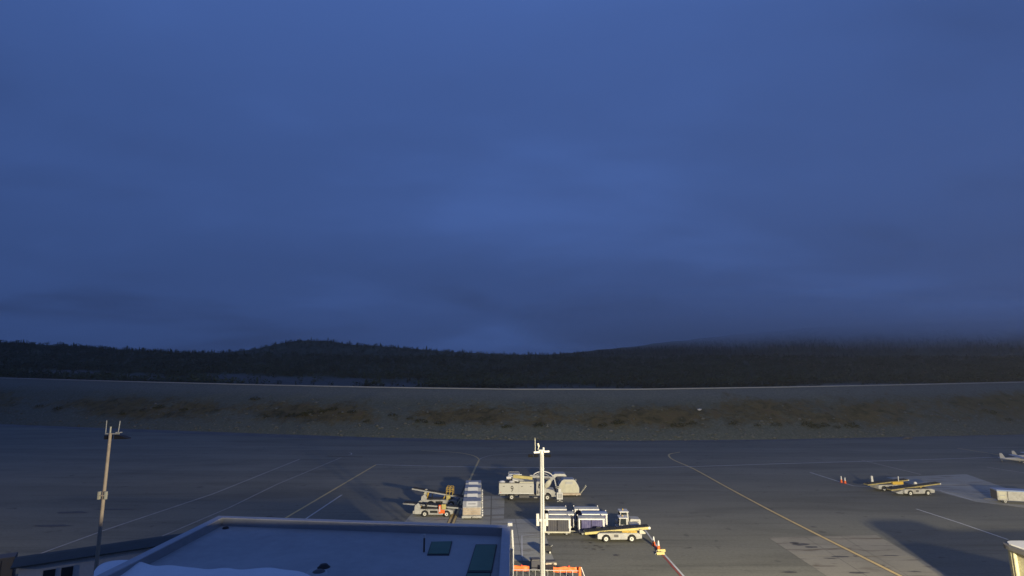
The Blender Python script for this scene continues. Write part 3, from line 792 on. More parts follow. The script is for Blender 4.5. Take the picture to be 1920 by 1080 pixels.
# ------------------------------------------------------------------ the two light poles
t1 = at(1015.5, 844, 45)
np_ = thing('light_pole', 'pale steel light pole rising in front of the white truck', 'light pole', (t1.x, 45, 0))
H1 = t1.z
MB().cyl((0, 0, 0), (0, 0, H1), 0.21, 0.17, 20).build('pole', M['pole'], np_)
MB().box(-0.35, 0.35, -0.35, 0.35, 0, 0.05).build('base_plate', M['grey'], np_)
for s in (-1, 1):
    MB().box(min(s * 0.24, s * 0.46), max(s * 0.24, s * 0.46), -0.12, 0.12, 7.2, 8.1).build('junction_box', M['white'], np_, 0.02)
MB().tube([(0.06, -0.235, 0.3), (0.06, -0.225, 7.5), (0.05, -0.2, H1 - 0.3)], 0.028, 6).build('cable_conduit', M['grey'], np_)
for z_ in (2.4, 4.6, 9.6, 11.4): MB().cyl((0, 0, z_), (0, 0, z_ + 0.07), 0.222 - 0.002 * z_, n=20).build('band', M['grey'], np_)
MB().box(-0.238, 0.238, -0.2, 0.2, 7.55, 7.75).build('clamp', M['grey'], np_)
MB().cyl((-0.62, -0.1, H1 - 0.16), (-0.16, -0.1, H1 - 0.14), 0.085, n=10).build('crossarm', M['white_clean'], np_)
MB().cyl((0.18, -0.1, H1 - 0.1), (0.60, -0.1, H1 - 0.08), 0.085, n=10).build('crossarm', M['white_clean'], np_)
MB().box(-0.24, 0.24, -0.24, 0.24, H1 - 0.05, H1 + 0.06).build('cap', M['pole'], np_)
MB().cyl((0.14, -0.05, H1 + 0.06), (0.14, -0.05, H1 + 0.22), 0.08).build('sensor', M['white'], np_)
MB().cyl((-0.5, -0.05, H1 - 0.08), (-0.52, -0.05, H1 + 0.95), 0.022, n=6).build('antenna', M['cream'], np_)
mb = MB(); mb.bar((-0.3, -0.02, H1 + 0.0), (-0.2, -0.02, H1 + 0.3), 0.05); mb.cyl((-0.22, -0.02, H1 + 0.28), (-0.3, -0.02, H1 + 0.52), 0.075); mb.build('camera', M['cream'], np_)
for x0, x1 in ((-1.05, -0.68), (-0.6, -0.25), (0.24, 0.72)):
    lh = MB(); lh.prism_x([(0.0, H1 - 0.55), (0.55, H1 - 0.62), (0.6, H1 - 0.45), (0.1, H1 - 0.33)], x0, x1); lh.build('lamp_head', M['lamp_black'], np_, 0.015)

t2 = at(207, 812, 45.5)
lp = thing('light_pole', 'weathered brown light pole at the far left with two whip antennas', 'light pole', (t2.x, 45.5, 0))
H2 = t2.z
MB().cyl((0, 0, 0), (0, 0, H2), 0.15, 0.11, 20).build('pole', M['pole_worn'], lp)
for s in (-1, 1):
    MB().box(min(s * 0.18, s * 0.34), max(s * 0.18, s * 0.34), -0.25, -0.05, H2 - 5.05, H2 - 4.45).build('junction_box', M['cream'], lp, 0.02)
MB().box(-0.178, 0.178, -0.24, 0.2, H2 - 4.8, H2 - 4.7).build('clamp', M['pole_worn'], lp)
MB().bar((-0.40, 0, H2 - 0.05), (0.72, 0, H2 - 0.05), 0.08).build('crossarm', M['pole'], lp)
MB().cyl((-0.38, 0, H2 + 0.015), (-0.4, 0, H2 + 1.0), 0.035, n=6).build('antenna', M['pole'], lp)
MB().cyl((0.62, 0, H2 + 0.015), (0.68, 0, H2 + 0.95), 0.035, n=6).build('antenna', M['pole'], lp)
MB().cyl((-0.02, 0, H2 + 0.015), (-0.02, 0, H2 + 0.5), 0.06).build('sensor', M['cream'], lp)
MB().box(0.5, 0.85, -0.15, 0.15, H2 + 0.02, H2 + 0.09).build('bracket', M['pole'], lp)
lh = MB(); lh.prism_y([(0.25, H2 - 0.5), (0.25, H2 - 0.14), (0.8, H2 - 0.24), (1.3, H2 - 0.42), (1.3, H2 - 0.48)], 0.1, 0.6); lh.build('lamp_head', M['black'], lp)
lh = MB(); lh.prism_y([(-0.55, H2 - 0.5), (-0.55, H2 - 0.2), (-0.2, H2 - 0.2), (-0.2, H2 - 0.5)], 0.1, 0.6); lh.build('lamp_head', M['black'], lp)

# ------------------------------------------------------------------ vehicles
def arch(cx, cz, r, n=8):
    return [(cx + r * math.cos(t), cz + r * math.sin(t)) for t in np.linspace(math.pi, 0, n)]
WHEEL = {}
def wheel(parent, x, y, r=0.38, w=0.22, rim='rim', hub=0.58):
    """wheel > rim ; outer side is -y or +y depending on sign of y"""
    s = -1 if y < 0 else 1
    key = (r, w, rim, s, hub)
    if key not in WHEEL:
        t = MB(); t.lathe([(r * hub, -w / 2), (r * 0.9, -w / 2), (r, -w * 0.3), (r, w * 0.3), (r * 0.9, w / 2), (r * hub, w / 2)], axis='y', n=20)
        to = t.build('wheel', M['rubber'])
        m_ = MB(); m_.lathe([(0.0, s * w * 0.30), (r * 0.18, s * w * 0.30), (r * 0.2, s * w * 0.2), (r * 0.42, s * w * 0.2), (r * hub * 1.0, s * w * 0.46), (r * hub * 1.02, s * w * 0.1)], axis='y', n=18)
        ro = m_.build('rim', M[rim], to)
        h_ = MB(); h_.cyl((0, s * w * 0.18, 0), (0, s * w * 0.42, 0), r * 0.2, n=8)
        h_.build('hub', M['dark'], to)
        WHEEL[key] = (to, ro)
        o = to
    else:
        to, ro = WHEEL[key]
        o = to.copy(); col.objects.link(o)
        for ch in list(to.children): c_ = ch.copy(); col.objects.link(c_); c_.parent = o
    o.parent = parent; o.location = (x, y, r)
    return o

def belt_loader(label, mid_px, rz, belt, body='white', rail='yellow', rail_h=0.26, kit=False, group='belt loaders', LB=5.0, wx=(-1.55, 1.35)):
    g = ground(*mid_px)
    t = thing('belt_loader', label, 'belt loader', (g.x, g.y + 0.9, 0), rz, group)
    a, b = wx
    prof = [(-LB / 2, 0.36), (a - 0.5, 0.36)] + arch(a, 0.36, 0.5) + [(a + 0.5, 0.30), (b - 0.5, 0.30)] + arch(b, 0.36, 0.5) + [(b + 0.5, 0.36), (LB / 2, 0.42), (LB / 2 + 0.02, 0.85), (LB / 2 - 0.5, 0.98), (-LB / 2 + 0.2, 0.98), (-LB / 2, 0.85)]
    MB().prism_y(prof, -0.95, 0.95).build('chassis', M[body], t, 0.03)
    for x in (a, b):
        for y in (-0.86, 0.86): wheel(t, x, y, 0.38, 0.26)
    MB().box(a + 0.62, b - 0.62, -0.975, -0.953, 0.38, 0.46).build('skirt_trim', M['grey'], t)
    if not kit:
        mid = (a + b) / 2
        MB().box(mid - 0.55, mid - 0.05, -0.965, -0.953, 0.55, 0.85).build('vent_panel', M['dark'], t)
        MB().box(mid + 0.1, mid + 0.6, -0.965, -0.953, 0.55, 0.85).build('side_panel', M['grey'], t)
    MB().box(-LB / 2 + 0.4, LB / 2 - 0.7, -0.80, 0.80, 0.985, 1.04).build('deck_plate', M['dark'], t)
    hp = MB(); hp.tube([(-LB / 2 + 0.3, -0.7, 1.06), (-0.6, -0.62, 1.12), (0.6, -0.66, 1.09), (LB / 2 - 0.8, -0.6, 1.12)], 0.03, 6); hp.build('hose', M['rubber'], t)
    (x0, z0), (x1, z1) = belt
    d = Vector((x1 - x0, 0, z1 - z0)).normalized(); up = Vector((-d.z, 0, d.x))
    for y in (-0.45, 0.45):
        r_ = MB(); r_.bar(Vector((x0, y, z0)), Vector((x1, y, z1)), 0.09, rail_h); r_.build('side_rail', M[rail], t)
    bl = MB(); bl.bar(Vector((x0, 0, z0)) + up * (rail_h / 2 + 0.03), Vector((x1, 0, z1)) + up * (rail_h / 2 + 0.03), 0.98, 0.07)
    bo = bl.build('belt', M['rubber'], t)
    for k in range(9):
        f = (k + 0.5) / 9; c = Vector((x0, 0, z0)).lerp(Vector((x1, 0, z1)), f) + up * (rail_h / 2 + 0.08)
        MB().bar(c + Vector((0, -0.36, 0)), c + Vector((0, 0.36, 0)), 0.05, 0.04).build('cleat', M['black'], bo)
    for (xx, zz) in ((x0, z0), (x1, z1)):
        MB().cyl((xx, -0.5, zz), (xx, 0.5, zz), rail_h * 0.55, n=14).build('end_roller', M['white_clean' if xx == x1 else rail], t)
    for f, yb in ((0.3, -0.3), (0.62, -0.3), (0.3, 0.3), (0.62, 0.3)):
        c = Vector((x0, yb, z0)).lerp(Vector((x1, yb, z1)), f)
        if c.z - 0.15 > 1.03: MB().bar((c.x - 0.25, yb, 0.982), c - Vector((0, 0, 0.13)), 0.11).build('lift_arm', M['amber'], t)
    return t
# centre yellow belt loader
t = belt_loader('yellow belt loader parked in front of the baggage carts', (1162, 1017), R(1.0), ((-3.75, 0.85), (3.5, 1.40)))
MB().prism_y([(2.3, 0.86), (2.95, 0.86), (2.95, 1.0), (2.55, 1.3), (2.3, 1.3)], -0.8, -0.5).build('operator_step', M['cream'], t)
MB().box(0.3, 2.0, -0.8, -0.5, 0.985, 1.13).build('beacon_box', M['amber'], t)
for s in (-0.7, 0.7): MB().cyl((2.49, s, 0.62), (2.54, s, 0.62), 0.1).build('headlight', M['white_clean'], t)
MB().box(-2.4, -1.9, 0.5, 0.9, 0.985, 1.25).build('seat', M['black'], t, 0.03)
# right-hand pair
t = belt_loader('rear of two belt loaders on the right with white upright at its left end', (1674, 921), R(6), ((-3.9, 0.95), (3.2, 1.55)), rail='dull_yellow', rail_h=0.17)
MB().prism_y([(-2.45, 0.985), (-2.1, 0.985), (-2.2, 2.15), (-2.45, 2.15)], 0.55, 0.7).build('windscreen_frame', M['white_clean'], t)
MB().box(0.1, 1.9, -0.9, -0.55, 0.985, 1.45).build('engine_cover', M['amber'], t, 0.03)
MB().bar((1.2, -0.75, 1.452), (1.2, -0.75, 2.25), 0.09).build('exhaust', M['white_clean'], t)
MB().box(2.05, 2.5, 0.4, 0.9, 0.9, 1.3).build('seat', M['black'], t, 0.03)
t = belt_loader('front of two belt loaders on the right, long belt rising to the right', (1724, 929.5), R(5), ((-4.2, 0.80), (4.0, 1.62)), rail='dull_yellow', rail_h=0.17)
MB().prism_y([(-2.4, 0.2), (-3.2, 0.25), (-3.6, 0.45), (-2.4, 0.75)], -0.5, 0.5).build('tow_hitch', M['grey'], t)
MB().prism_y([(0.6, 0.985), (1.3, 0.985), (0.9, 1.75), (0.6, 1.75)], 0.6, 0.75).build('windscreen_frame', M['white_clean'], t)
MB().box(1.6, 2.1, 0.5, 0.9, 0.95, 1.3).build('seat', M['black'], t, 0.03)
# left pair, belts rising to the left
def left_loader(label, px, rz, belt, orange):
    t = belt_loader(label, px, rz, belt, rail='grey', rail_h=0.17, kit=True, LB=5.1, wx=(-1.15, 1.75))
    MB().prism_y([(-2.55, 0.86), (-1.75, 0.985), (-1.72, 1.35), (-2.05, 1.75), (-2.5, 1.45)], -0.95, -0.75).build('front_guard', M['white'], t, 0.02)
    MB().prism_y([(-2.55, 0.86), (-1.75, 0.985), (-1.72, 1.35), (-2.05, 1.75), (-2.5, 1.45)], 0.75, 0.95).build('front_guard', M['white'], t, 0.02)
    st = MB(); st.box(-1.5, -0.95, -0.85, -0.4, 0.985, 1.2); st.box(-1.05, -0.93, -0.85, -0.4, 1.203, 1.7); st.build('seat', M['black'], t, 0.03)
    sw = MB(); sw.lathe([(0.17, -0.02), (0.2, 0.0), (0.17, 0.02), (0.14, 0.0), (0.17, -0.02)], (-1.62, -0.62, 1.42)); sw.build('steering_wheel', M['black'], t)
    MB().box(-0.45, 0.55, -0.972, -0.953, 0.52, 0.82).build('number_panel', M['black'], t)
    MB().box(1.05, 1.62, -0.93, -0.6, 0.985, 1.6).build('control_box', M['yellow'], t, 0.02)
    if orange:
        MB().box(0.7, 1.0, -1.03, -0.85, 0.45, 1.55).build('warning_banner', M['orange'], t, 0.02)
        MB().box(0.78, 0.92, -1.045, -1.033, 0.7, 1.4).build('banner_stripe', M['white_clean'], t)
        MB().box(1.003, 1.5, -1.0, -0.953, 0.5, 0.95).build('warning_plate', M['orange'], t)
    else:
        cg = MB()
        for x in (1.0, 1.45, 1.9):
            cg.bar((x, -0.6, 1.605), (x, -0.6, 2.6), 0.05); cg.bar((x, 0.6, 0.985), (x, 0.6, 2.6), 0.05)
        for z in (2.1, 2.6):
            cg.bar((0.98, -0.6, z), (1.92, -0.6, z), 0.05); cg.bar((0.98, 0.6, z), (1.92, 0.6, z), 0.05)
        for x in (1.0, 1.9): cg.bar((x, -0.6, 2.6), (x, 0.6, 2.6), 0.05)
        cg.build('guard_cage', M['amber'], t)
        MB().prism_y([(-2.5, 0.985), (-2.2, 0.985), (-1.75, 2.2), (-2.05, 2.3)], -0.3, 0.1).build('windscreen_frame', M['cream'], t)
    MB().prism_y([(-2.53, 0.36), (-2.75, 0.4), (-2.75, 0.7), (-2.53, 0.8)], -0.9, 0.9).build('bumper', M['white'], t)
    return t
left_loader('rear of two white belt loaders on the left with yellow guard cage', (823, 951), R(-2), ((-3.9, 2.35), (3.7, 1.15)), False)
left_loader('front of two white belt loaders on the left with orange-red upright banner', (813, 969.5), R(-2), ((-4.1, 1.55), (3.7, 1.02)), True)

# ------------------------------------------------------------------ row of cargo igloos on dollies
def dolly(label, loc, rz, group, w=2.45, l=3.3, mt='white'):
    t = thing('cargo_dolly', label, 'dolly', loc, rz, group)
    MB().box(-w / 2, w / 2, -l / 2, l / 2, 0.34, 0.52).build('deck', M['grey'], t, 0.02)
    for s in (-1, 1):
        MB().box(-w / 2 - 0.06 if s < 0 else 0.06, -0.06 if s < 0 else w / 2 + 0.06, -l / 2 - 0.14, -l / 2 - 0.003, 0.22, 0.5).build('bumper', M[mt], t, 0.04)
    for y in (-l / 2 + 0.5, l / 2 - 0.5):
        for x in (-w / 2 + 0.3, w / 2 - 0.3): wheel(t, x, y, 0.2, 0.14, 'grey')
    for k in range(3):
        y = -l / 2 + 0.45 + k * (l - 0.9) / 2
        MB().box(w / 2 + 0.065, w / 2 + 0.26, y - 0.28, y + 0.28, 0.36, 0.62).build('side_stop', M['white_clean' if k % 2 else 'frame'], t, 0.04)
    MB().bar((0, l / 2, 0.4), (0, l / 2 + 0.75, 0.32), 0.08).build('tow_bar', M['dark'], t)
    return t
p0, p1 = ground(883.0, 975), ground(887.5, 915)
d0 = Vector((p0.x, p0.y + 1.75, 0)); dirv = Vector((p1.x - p0.x, p1.y - p0.y, 0)); dirv /= dirv.length
rzr = math.atan2(dirv.y, dirv.x) - math.pi / 2
row_lab = ['nearest cargo dolly of the row, white bumpers facing the terminal', 'second cargo dolly of the row behind the tan wrapped load', 'third cargo dolly of the row of four containers', 'farthest cargo dolly of the row of four containers']
load_lab = ['tan wrapped cargo container with white label nearest in the row', 'bluish cargo container second in the row on dollies', 'bluish cargo container third in the row on dollies', 'farthest cargo container at the back of the row']
for k in range(4):
    loc = d0 + dirv * (4.2 * k)
    dolly(row_lab[k], loc, rzr, 'cargo dollies in a row')
    hh = (1.62, 1.56, 1.60, 1.5)[k]
    t = thing('cargo_container', load_lab[k], 'container', loc + Vector((0, 0, 0.53)), rzr, 'containers on the dolly row')
    w = 1.2
    prof = [(-1.58, 0), (-1.58, 0.98), (-0.85, hh), (1.2, hh), (1.58, hh - 0.5), (1.58, 0)]
    MB().prism_x(prof, -w, w).build('shell', M['alu'], t, 0.06)
    MB().box(-w + 0.06, w - 0.06, -1.62, -1.583, 0.05, 0.95).build('door', M['wrap'] if k == 0 else M['alu'], t)
    sl = Vector((0, 0.73, hh - 0.98)).normalized(); nrm = Vector((0, -sl.z, sl.y))
    a = Vector((0, -1.58, 0.98)) + sl * (0.14 if k == 0 else 0.3); b = a + sl * 0.75
    pn = MB(); pn.bar(a + nrm * 0.02, b + nrm * 0.02, 1.45, 0.03)
    po = pn.build('label_panel', M['white_clean'], t)
    if k == 0:
        c = (a + b) / 2 + nrm * 0.038; pr = MB(); pr.bar(c - sl * 0.1, c + sl * 0.1, 1.0, 0.006); pr.build('print', M['grey'], po)
    for j in range(4 if k == 0 else 0):
        zc = 0.16 + 0.22 * j
        rp = MB(); rp.tube([(-w + 0.08 + 2.24 * u / 8, -1.632, zc + 0.03 * math.sin(u * 1.9 + j)) for u in range(9)], 0.02, 5); rp.build('net_cord', M['grey'], t)
    for x in (-w - 0.012, w + 0.012):
        for y in (-1.0, 0.2, 1.2): MB().box(x - 0.011, x + 0.011, y - 0.05, y + 0.05, 0.05, 1.05 if y < -0.9 else hh - 0.6).build('strap', M['grey'], t)

# ------------------------------------------------------------------ igloo container on a dolly with tow bars, right of the truck
q = ground(1067, 931.5)
def igloo_set(loc, rz, la, lb_, tan):
    t = thing('cargo_dolly', la, 'dolly', loc, rz, 'igloo dollies')
    MB().box(-1.75, 1.75, -1.1, 1.1, 0.34, 0.5).build('deck', M['wrap'], t, 0.02)
    MB().box(-1.8, 1.8, -1.2, -1.103, 0.22, 0.42).build('bumper', M['wrap'], t, 0.02)
    for x in (-1.2, 1.2):
        for y in (-0.9, 0.9): wheel(t, x, y, 0.2, 0.14, 'grey')
    for y in (-0.9, -0.25):
        MB().bar((1.8, y, 0.42), (2.75, y + 0.2, 1.5), 0.07).build('tow_bar', M['cream'], t)
    c = thing('cargo_container', lb_, 'container', loc + Vector((0, 0, 0.51)), rz, 'igloo containers')
    prof = [(-1.6, 0), (1.6, 0), (1.6, 0.75), (1.42, 1.2), (1.0, 1.85), (0.75, 2.0), (-0.8, 2.0), (-1.1, 1.82), (-1.5, 1.2), (-1.6, 0.75)]
    MB().prism_y(prof, -1.0, 1.0).build('shell', M['alu'], c, 0.05)
    MB().prism_y([(x * 0.93, 0.04 + z * 0.93) for x, z in prof], -1.03, -1.003).build('door', M['cream'] if tan else M['alu'], c)
    MB().box(-0.6, 0.6, -1.045, -1.032, 1.3, 1.7).build('label_panel', M['white'], c)
    MB().box(-0.45, 0.45, -1.052, -1.046, 1.48, 1.58).build('print', M['grey'], c)
    for x in (-0.62, 0.62): MB().box(x - 0.02, x + 0.02, -1.05, -1.032, 0.1, 1.25).build('latch_bar', M['grey'], c)
igloo_set(Vector((q.x, q.y + 1.2, 0)), R(1), 'tan dolly with two raised tow bars under the rounded container', 'cream rounded igloo container standing right of the white truck', True)
igloo_set(Vector((q.x - 1.0, q.y + 6.0, 0)), R(1), 'dolly behind the cream igloo container with raised tow bars', 'shadowed igloo container directly behind the cream one', False)

# ------------------------------------------------------------------ de-icing truck
q0, q1 = ground(960, 939), ground(1027, 939.5)
rz = math.atan2(q1.y - q0.y, q1.x - q0.x)
tr = thing('deicing_truck', 'white box bodied boom truck with folded lift and numeral on side', 'truck', (q0.x, q0.y + 1.15, 0), rz)
WB = (q1 - q0).length
x_r, x_f = -1.9, WB + 1.15
MB().box(x_r + 0.1, x_f - 1.0, -0.45, 0.45, 0.55, 0.85).build('frame', M['dark'], tr)
for y in (-1.0, 1.0): wheel(tr, 0, y, 0.5, 0.32, 'rim', 0.5)
for y in (-0.72, 0.72): wheel(tr, 0, y * 0.96, 0.5, 0.24, 'grey', 0.5)
for y in (-1.02, 1.02): wheel(tr, WB, y, 0.5, 0.32, 'rim', 0.5)
MB().box(x_r + 0.06, x_r + 2.98, -1.11, 1.14, 2.503, 2.56).build('top_deck', M['dark'], tr)
bd = MB(); bd.box(x_r, x_r + 5.2, -1.2, 1.2, 1.0, 2.5)
body = bd.build('tank_body', M['tank_white'], tr, 0.04)
MB().box(x_r + 0.03, x_r + 5.17, -1.235, -1.203, 1.0, 1.13).build('sill', M['white_clean'], body)
MB().box(x_r + 2.93, x_r + 2.96, -1.207, -1.2015, 1.14, 2.46).build('panel_joint', M['grey'], body)
MB().box(x_r - 0.02, x_r + 3.0, -1.24, -1.12, 2.503, 2.6).build('top_rail', M['dark'], tr)
MB().box(x_r + 3.05, x_r + 5.15, -1.1, 1.1, 2.503, 2.72).build('top_box', M['cream'], tr, 0.03)
for x in (x_r + 0.45, x_r + 1.9):
    d_ = MB(); d_.lathe([(0.0, 0.22), (0.25, 0.2), (0.42, 0.1), (0.48, 0.0)], (x, -0.6, 2.563)); d_.build('tank_lid', M['frame'], tr)
cu = bpy.data.curves.new('number', 'FONT'); cu.body = '9'; cu.size = 1.25; cu.extrude = 0.004; cu.align_x = 'CENTER'
fo = bpy.data.objects.new('number_source', cu); col.objects.link(fo)
nm = bpy.data.meshes.new_from_object(fo.evaluated_get(bpy.context.evaluated_depsgraph_get()))
bpy.data.objects.remove(fo); nm.materials.clear(); nm.materials.append(M['black'])
no = bpy.data.objects.new('number', nm); col.objects.link(no); no.parent = body
no.location = (x_r + 1.95, -1.212, 1.3); no.rotation_euler = (R(90), 0, 0); no.scale = (0.75, 1, 1)
ld = MB()
for x in (x_r - 0.06, ): 
    for y in (-0.5, -0.1): ld.bar((x, y, 0.7), (x, y, 2.6), 0.05)
    for k in range(6): ld.bar((x, -0.5, 0.85 + 0.3 * k), (x, -0.1, 0.85 + 0.3 * k), 0.04)
ld.build('ladder', M['grey'], tr)
MB().box(1.1, 2.6, -1.1, -0.6, 0.42, 0.8).build('side_locker', M['dark'], tr, 0.02)
MB().box(-0.75, -0.70, -1.15, -0.7, 0.2, 0.82).build('mud_flap', M['rubber'], tr)
for x in (x_r + 0.6, x_r + 3.3, x_r + 4.6): MB().box(x, x + 0.25, -1.225, -1.2025, 2.02, 2.1).build('latch', M['dark'], body)
MB().box(x_r + 0.2, x_r + 0.32, -1.215, -1.2025, 1.14, 1.22).build('marker_light', M['red'], body)
# cab with hood
cx0 = x_r + 5.55
cab = MB(); cab.prism_y([(cx0, 0.75), (cx0 + 1.35, 0.75), (cx0 + 1.55, 1.75), (cx0 + 1.15, 2.65), (cx0 + 1.0, 2.75), (cx0 + 0.1, 2.75), (cx0, 2.65)], -1.08, 1.08)
cabo = cab.build('cab', M['white'], tr, 0.05)
MB().prism_y([(cx0 + 0.3, 1.8), (cx0 + 1.25, 1.8), (cx0 + 1.02, 2.45), (cx0 + 0.35, 2.45)], -1.10, -1.083).build('side_window', M['glass'], cabo)
ws = MB(); ws.add([(cx0 + 1.53, -0.9, 1.86), (cx0 + 1.53, 0.9, 1.86), (cx0 + 1.21, 0.85, 2.58), (cx0 + 1.21, -0.85, 2.58)], [(0, 1, 2, 3)]); ws.build('windscreen', M['glass'], cabo)
MB().box(cx0 + 0.12, cx0 + 0.3, -1.095, -1.083, 1.0, 1.5).build('door_mark', M['dark'], cabo)
hd = MB(); hd.prism_y([(cx0 + 1.40, 0.72)] + [(WB - 0.62, 0.6)] + arch(WB, 0.55, 0.62) + [(x_f - 0.05, 0.6), (x_f, 1.15), (x_f - 0.25, 1.5), (cx0 + 1.56, 1.74)], -1.02, 1.02)
hd.build('hood', M['white'], tr, 0.05)
MB().box(x_f + 0.003, x_f + 0.12, -1.05, 1.05, 0.55, 0.85).build('bumper', M['grey'], tr, 0.02)
for y in (-0.75, 0.75): MB().cyl((x_f - 0.06, y, 1.12), (x_f + 0.05, y, 1.12), 0.11).build('headlight', M['white_clean'], tr)
mi = MB(); mi.lathe([(0.0, -0.05), (0.16, -0.04), (0.2, 0.0), (0.16, 0.04), (0, 0.05)], (cx0 + 0.62, -1.3, 2.05), axis='y', n=14); mi.bar((cx0 + 0.75, -1.09, 2.05), (cx0 + 0.7, -1.25, 2.05), 0.04); mi.build('mirror', M['white_clean'], tr)
# pale oval disc beside the windscreen
el = MB(); el.lathe([(0, -0.06), (0.62, -0.05), (0.7, 0.0), (0.62, 0.05), (0, 0.06)], (0, 0, 0), axis='y', n=20)
so = el.build('pale_oval', M['cream'], tr); so.location = (cx0 + 1.75, -1.18, 2.45); so.rotation_euler = (0, R(35), 0); so.scale = (0.55, 1, 1)
MB().box(cx0 - 0.35, cx0 + 0.15, -1.15, -0.7, 0.42, 0.52).build('step', M['white'], tr)
# folded boom
bm_ = MB(); bm_.bar((x_r + 2.1, -0.5, 3.4), (x_r + 5.0, -0.55, 3.15), 0.32, 0.42); bm_.build('boom', M['yellow'], tr)
bm_ = MB(); bm_.bar((x_r + 4.6, 0.0, 3.35), (x_r + 8.2, 0.0, 3.05), 0.34, 0.4); bm_.build('boom', M['grey'], tr)
bm_ = MB(); bm_.bar((x_r + 8.3, -0.2, 3.05), (x_r + 8.75, -0.5, 0.9), 0.16); bm_.build('boom_rest', M['grey'], tr)
bm_ = MB(); bm_.bar((x_r + 2.0, -0.3, 3.1), (x_r + 3.6, -0.6, 2.8), 0.3); bm_.bar((x_r + 3.6, -0.6, 2.85), (x_r + 3.85, -0.95, 2.5), 0.16); bm_.build('lower_arm', M['grey'], tr)
bm_ = MB(); bm_.cyl((x_r + 2.0, -0.85, 2.95), (x_r + 2.9, -0.85, 2.75), 0.12); bm_.build('ram', M['white_clean'], tr)
bm_ = MB(); bm_.cyl((x_r + 1.1, -0.5, 3.15), (x_r + 1.8, -0.5, 3.2), 0.2); bm_.build('nozzle', M['frame'], tr)
bm_ = MB(); bm_.bar((x_r + 1.5, -0.2, 3.55), (x_r + 3.4, -0.2, 3.6), 0.12); bm_.bar((x_r + 1.3, -0.35, 3.35), (x_r + 2.4, -0.4, 3.3), 0.12); bm_.build('control_rail', M['white_clean'], tr)
MB().cyl((x_r + 1.7, 0.3, 2.565), (x_r + 1.7, 0.3, 3.0), 0.4, 0.3).build('turret', M['dark'], tr)
bk = MB()
for x in (x_r + 1.35, x_r + 3.0):
    for y in (0.15, 1.2): bk.bar((x, y, 2.75), (x, y, 3.75), 0.05)
for z in (3.25, 3.75):
    for y in (0.15, 1.2): bk.bar((x_r + 1.33, y, z), (x_r + 3.02, y, z), 0.05)
    for x in (x_r + 1.35, x_r + 3.0): bk.bar((x, 0.15, z), (x, 1.2, z), 0.05)
bko = bk.build('basket', M['grey'], tr)
MB().box(x_r + 1.38, x_r + 2.97, 0.2, 1.15, 2.76, 3.6).build('basket_panel', M['blue'], bko)
ho = MB(); ho.tube([(x_r + 5.0 + 1.55 + 1.6 * math.cos(a), 0.4, 3.0 + 0.95 * math.sin(a)) for a in np.linspace(2.6, -0.15, 14)], 0.075, 8); ho.build('hose', M['frame'], tr)
ho = MB(); ho.tube([(x_r + 5.0 + 1.45 + 1.15 * math.cos(a), 0.7, 3.0 + 0.6 * math.sin(a)) for a in np.linspace(3.0, 0.1, 10)], 0.06, 8); ho.build('hose', M['grey'], tr)
MB().box(cx0 + 0.7, cx0 + 1.2, 0.3, 0.8, 3.5, 3.95).build('control_box', M['cream'], tr, 0.03)
MB().box(cx0 + 0.0, cx0 + 2.1, -0.55, -0.35, 3.05, 3.18).build('light_bar', M['dark'], tr)

# ------------------------------------------------------------------ small white stand beside the igloo
q = ground(1050, 941.5)
sd = thing('equipment_stand', 'small white framed stand in front of the cream igloo container', 'stand', (q.x, q.y + 0.3, 0), R(-3))
fr = MB(); fr.box(-0.44, -0.3, -0.08, 0.08, 0.32, 1.3); fr.box(0.3, 0.44, -0.08, 0.08, 0.32, 1.3); fr.box(-0.298, 0.298, -0.08, 0.08, 1.14, 1.3); fr.box(-0.298, 0.298, -0.08, 0.08, 0.32, 0.5); fr.build('frame', M['white_clean'], sd, 0.015)
MB().box(-0.297, 0.297, -0.04, 0.04, 0.503, 1.137).build('panel', M['grey'], sd)
MB().box(-0.15, 0.15, -0.06, -0.043, 0.6, 0.85).build('gauge_plate', M['white'], sd)
MB().box(-0.2, 0.22, -0.07, 0.1, 1.303, 1.85).build('head', M['white_clean'], sd, 0.03)
MB().box(-0.38, 0.1, -0.05, 0.05, 1.86, 1.95).build('handle', M['cream'], sd)
MB().box(-0.38, 0.0, -0.05, 0.05, 2.08, 2.16).build('handle', M['cream'], sd)
ft = MB(); ft.box(-0.08, 0.08, -0.06, 0.06, 0.12, 0.318); ft.bar((-0.42, -0.1, 0.04), (0, -0.05, 0.15), 0.08); ft.bar((0.42, -0.1, 0.04), (0, -0.05, 0.15), 0.08); ft.build('foot', M['white'], sd)

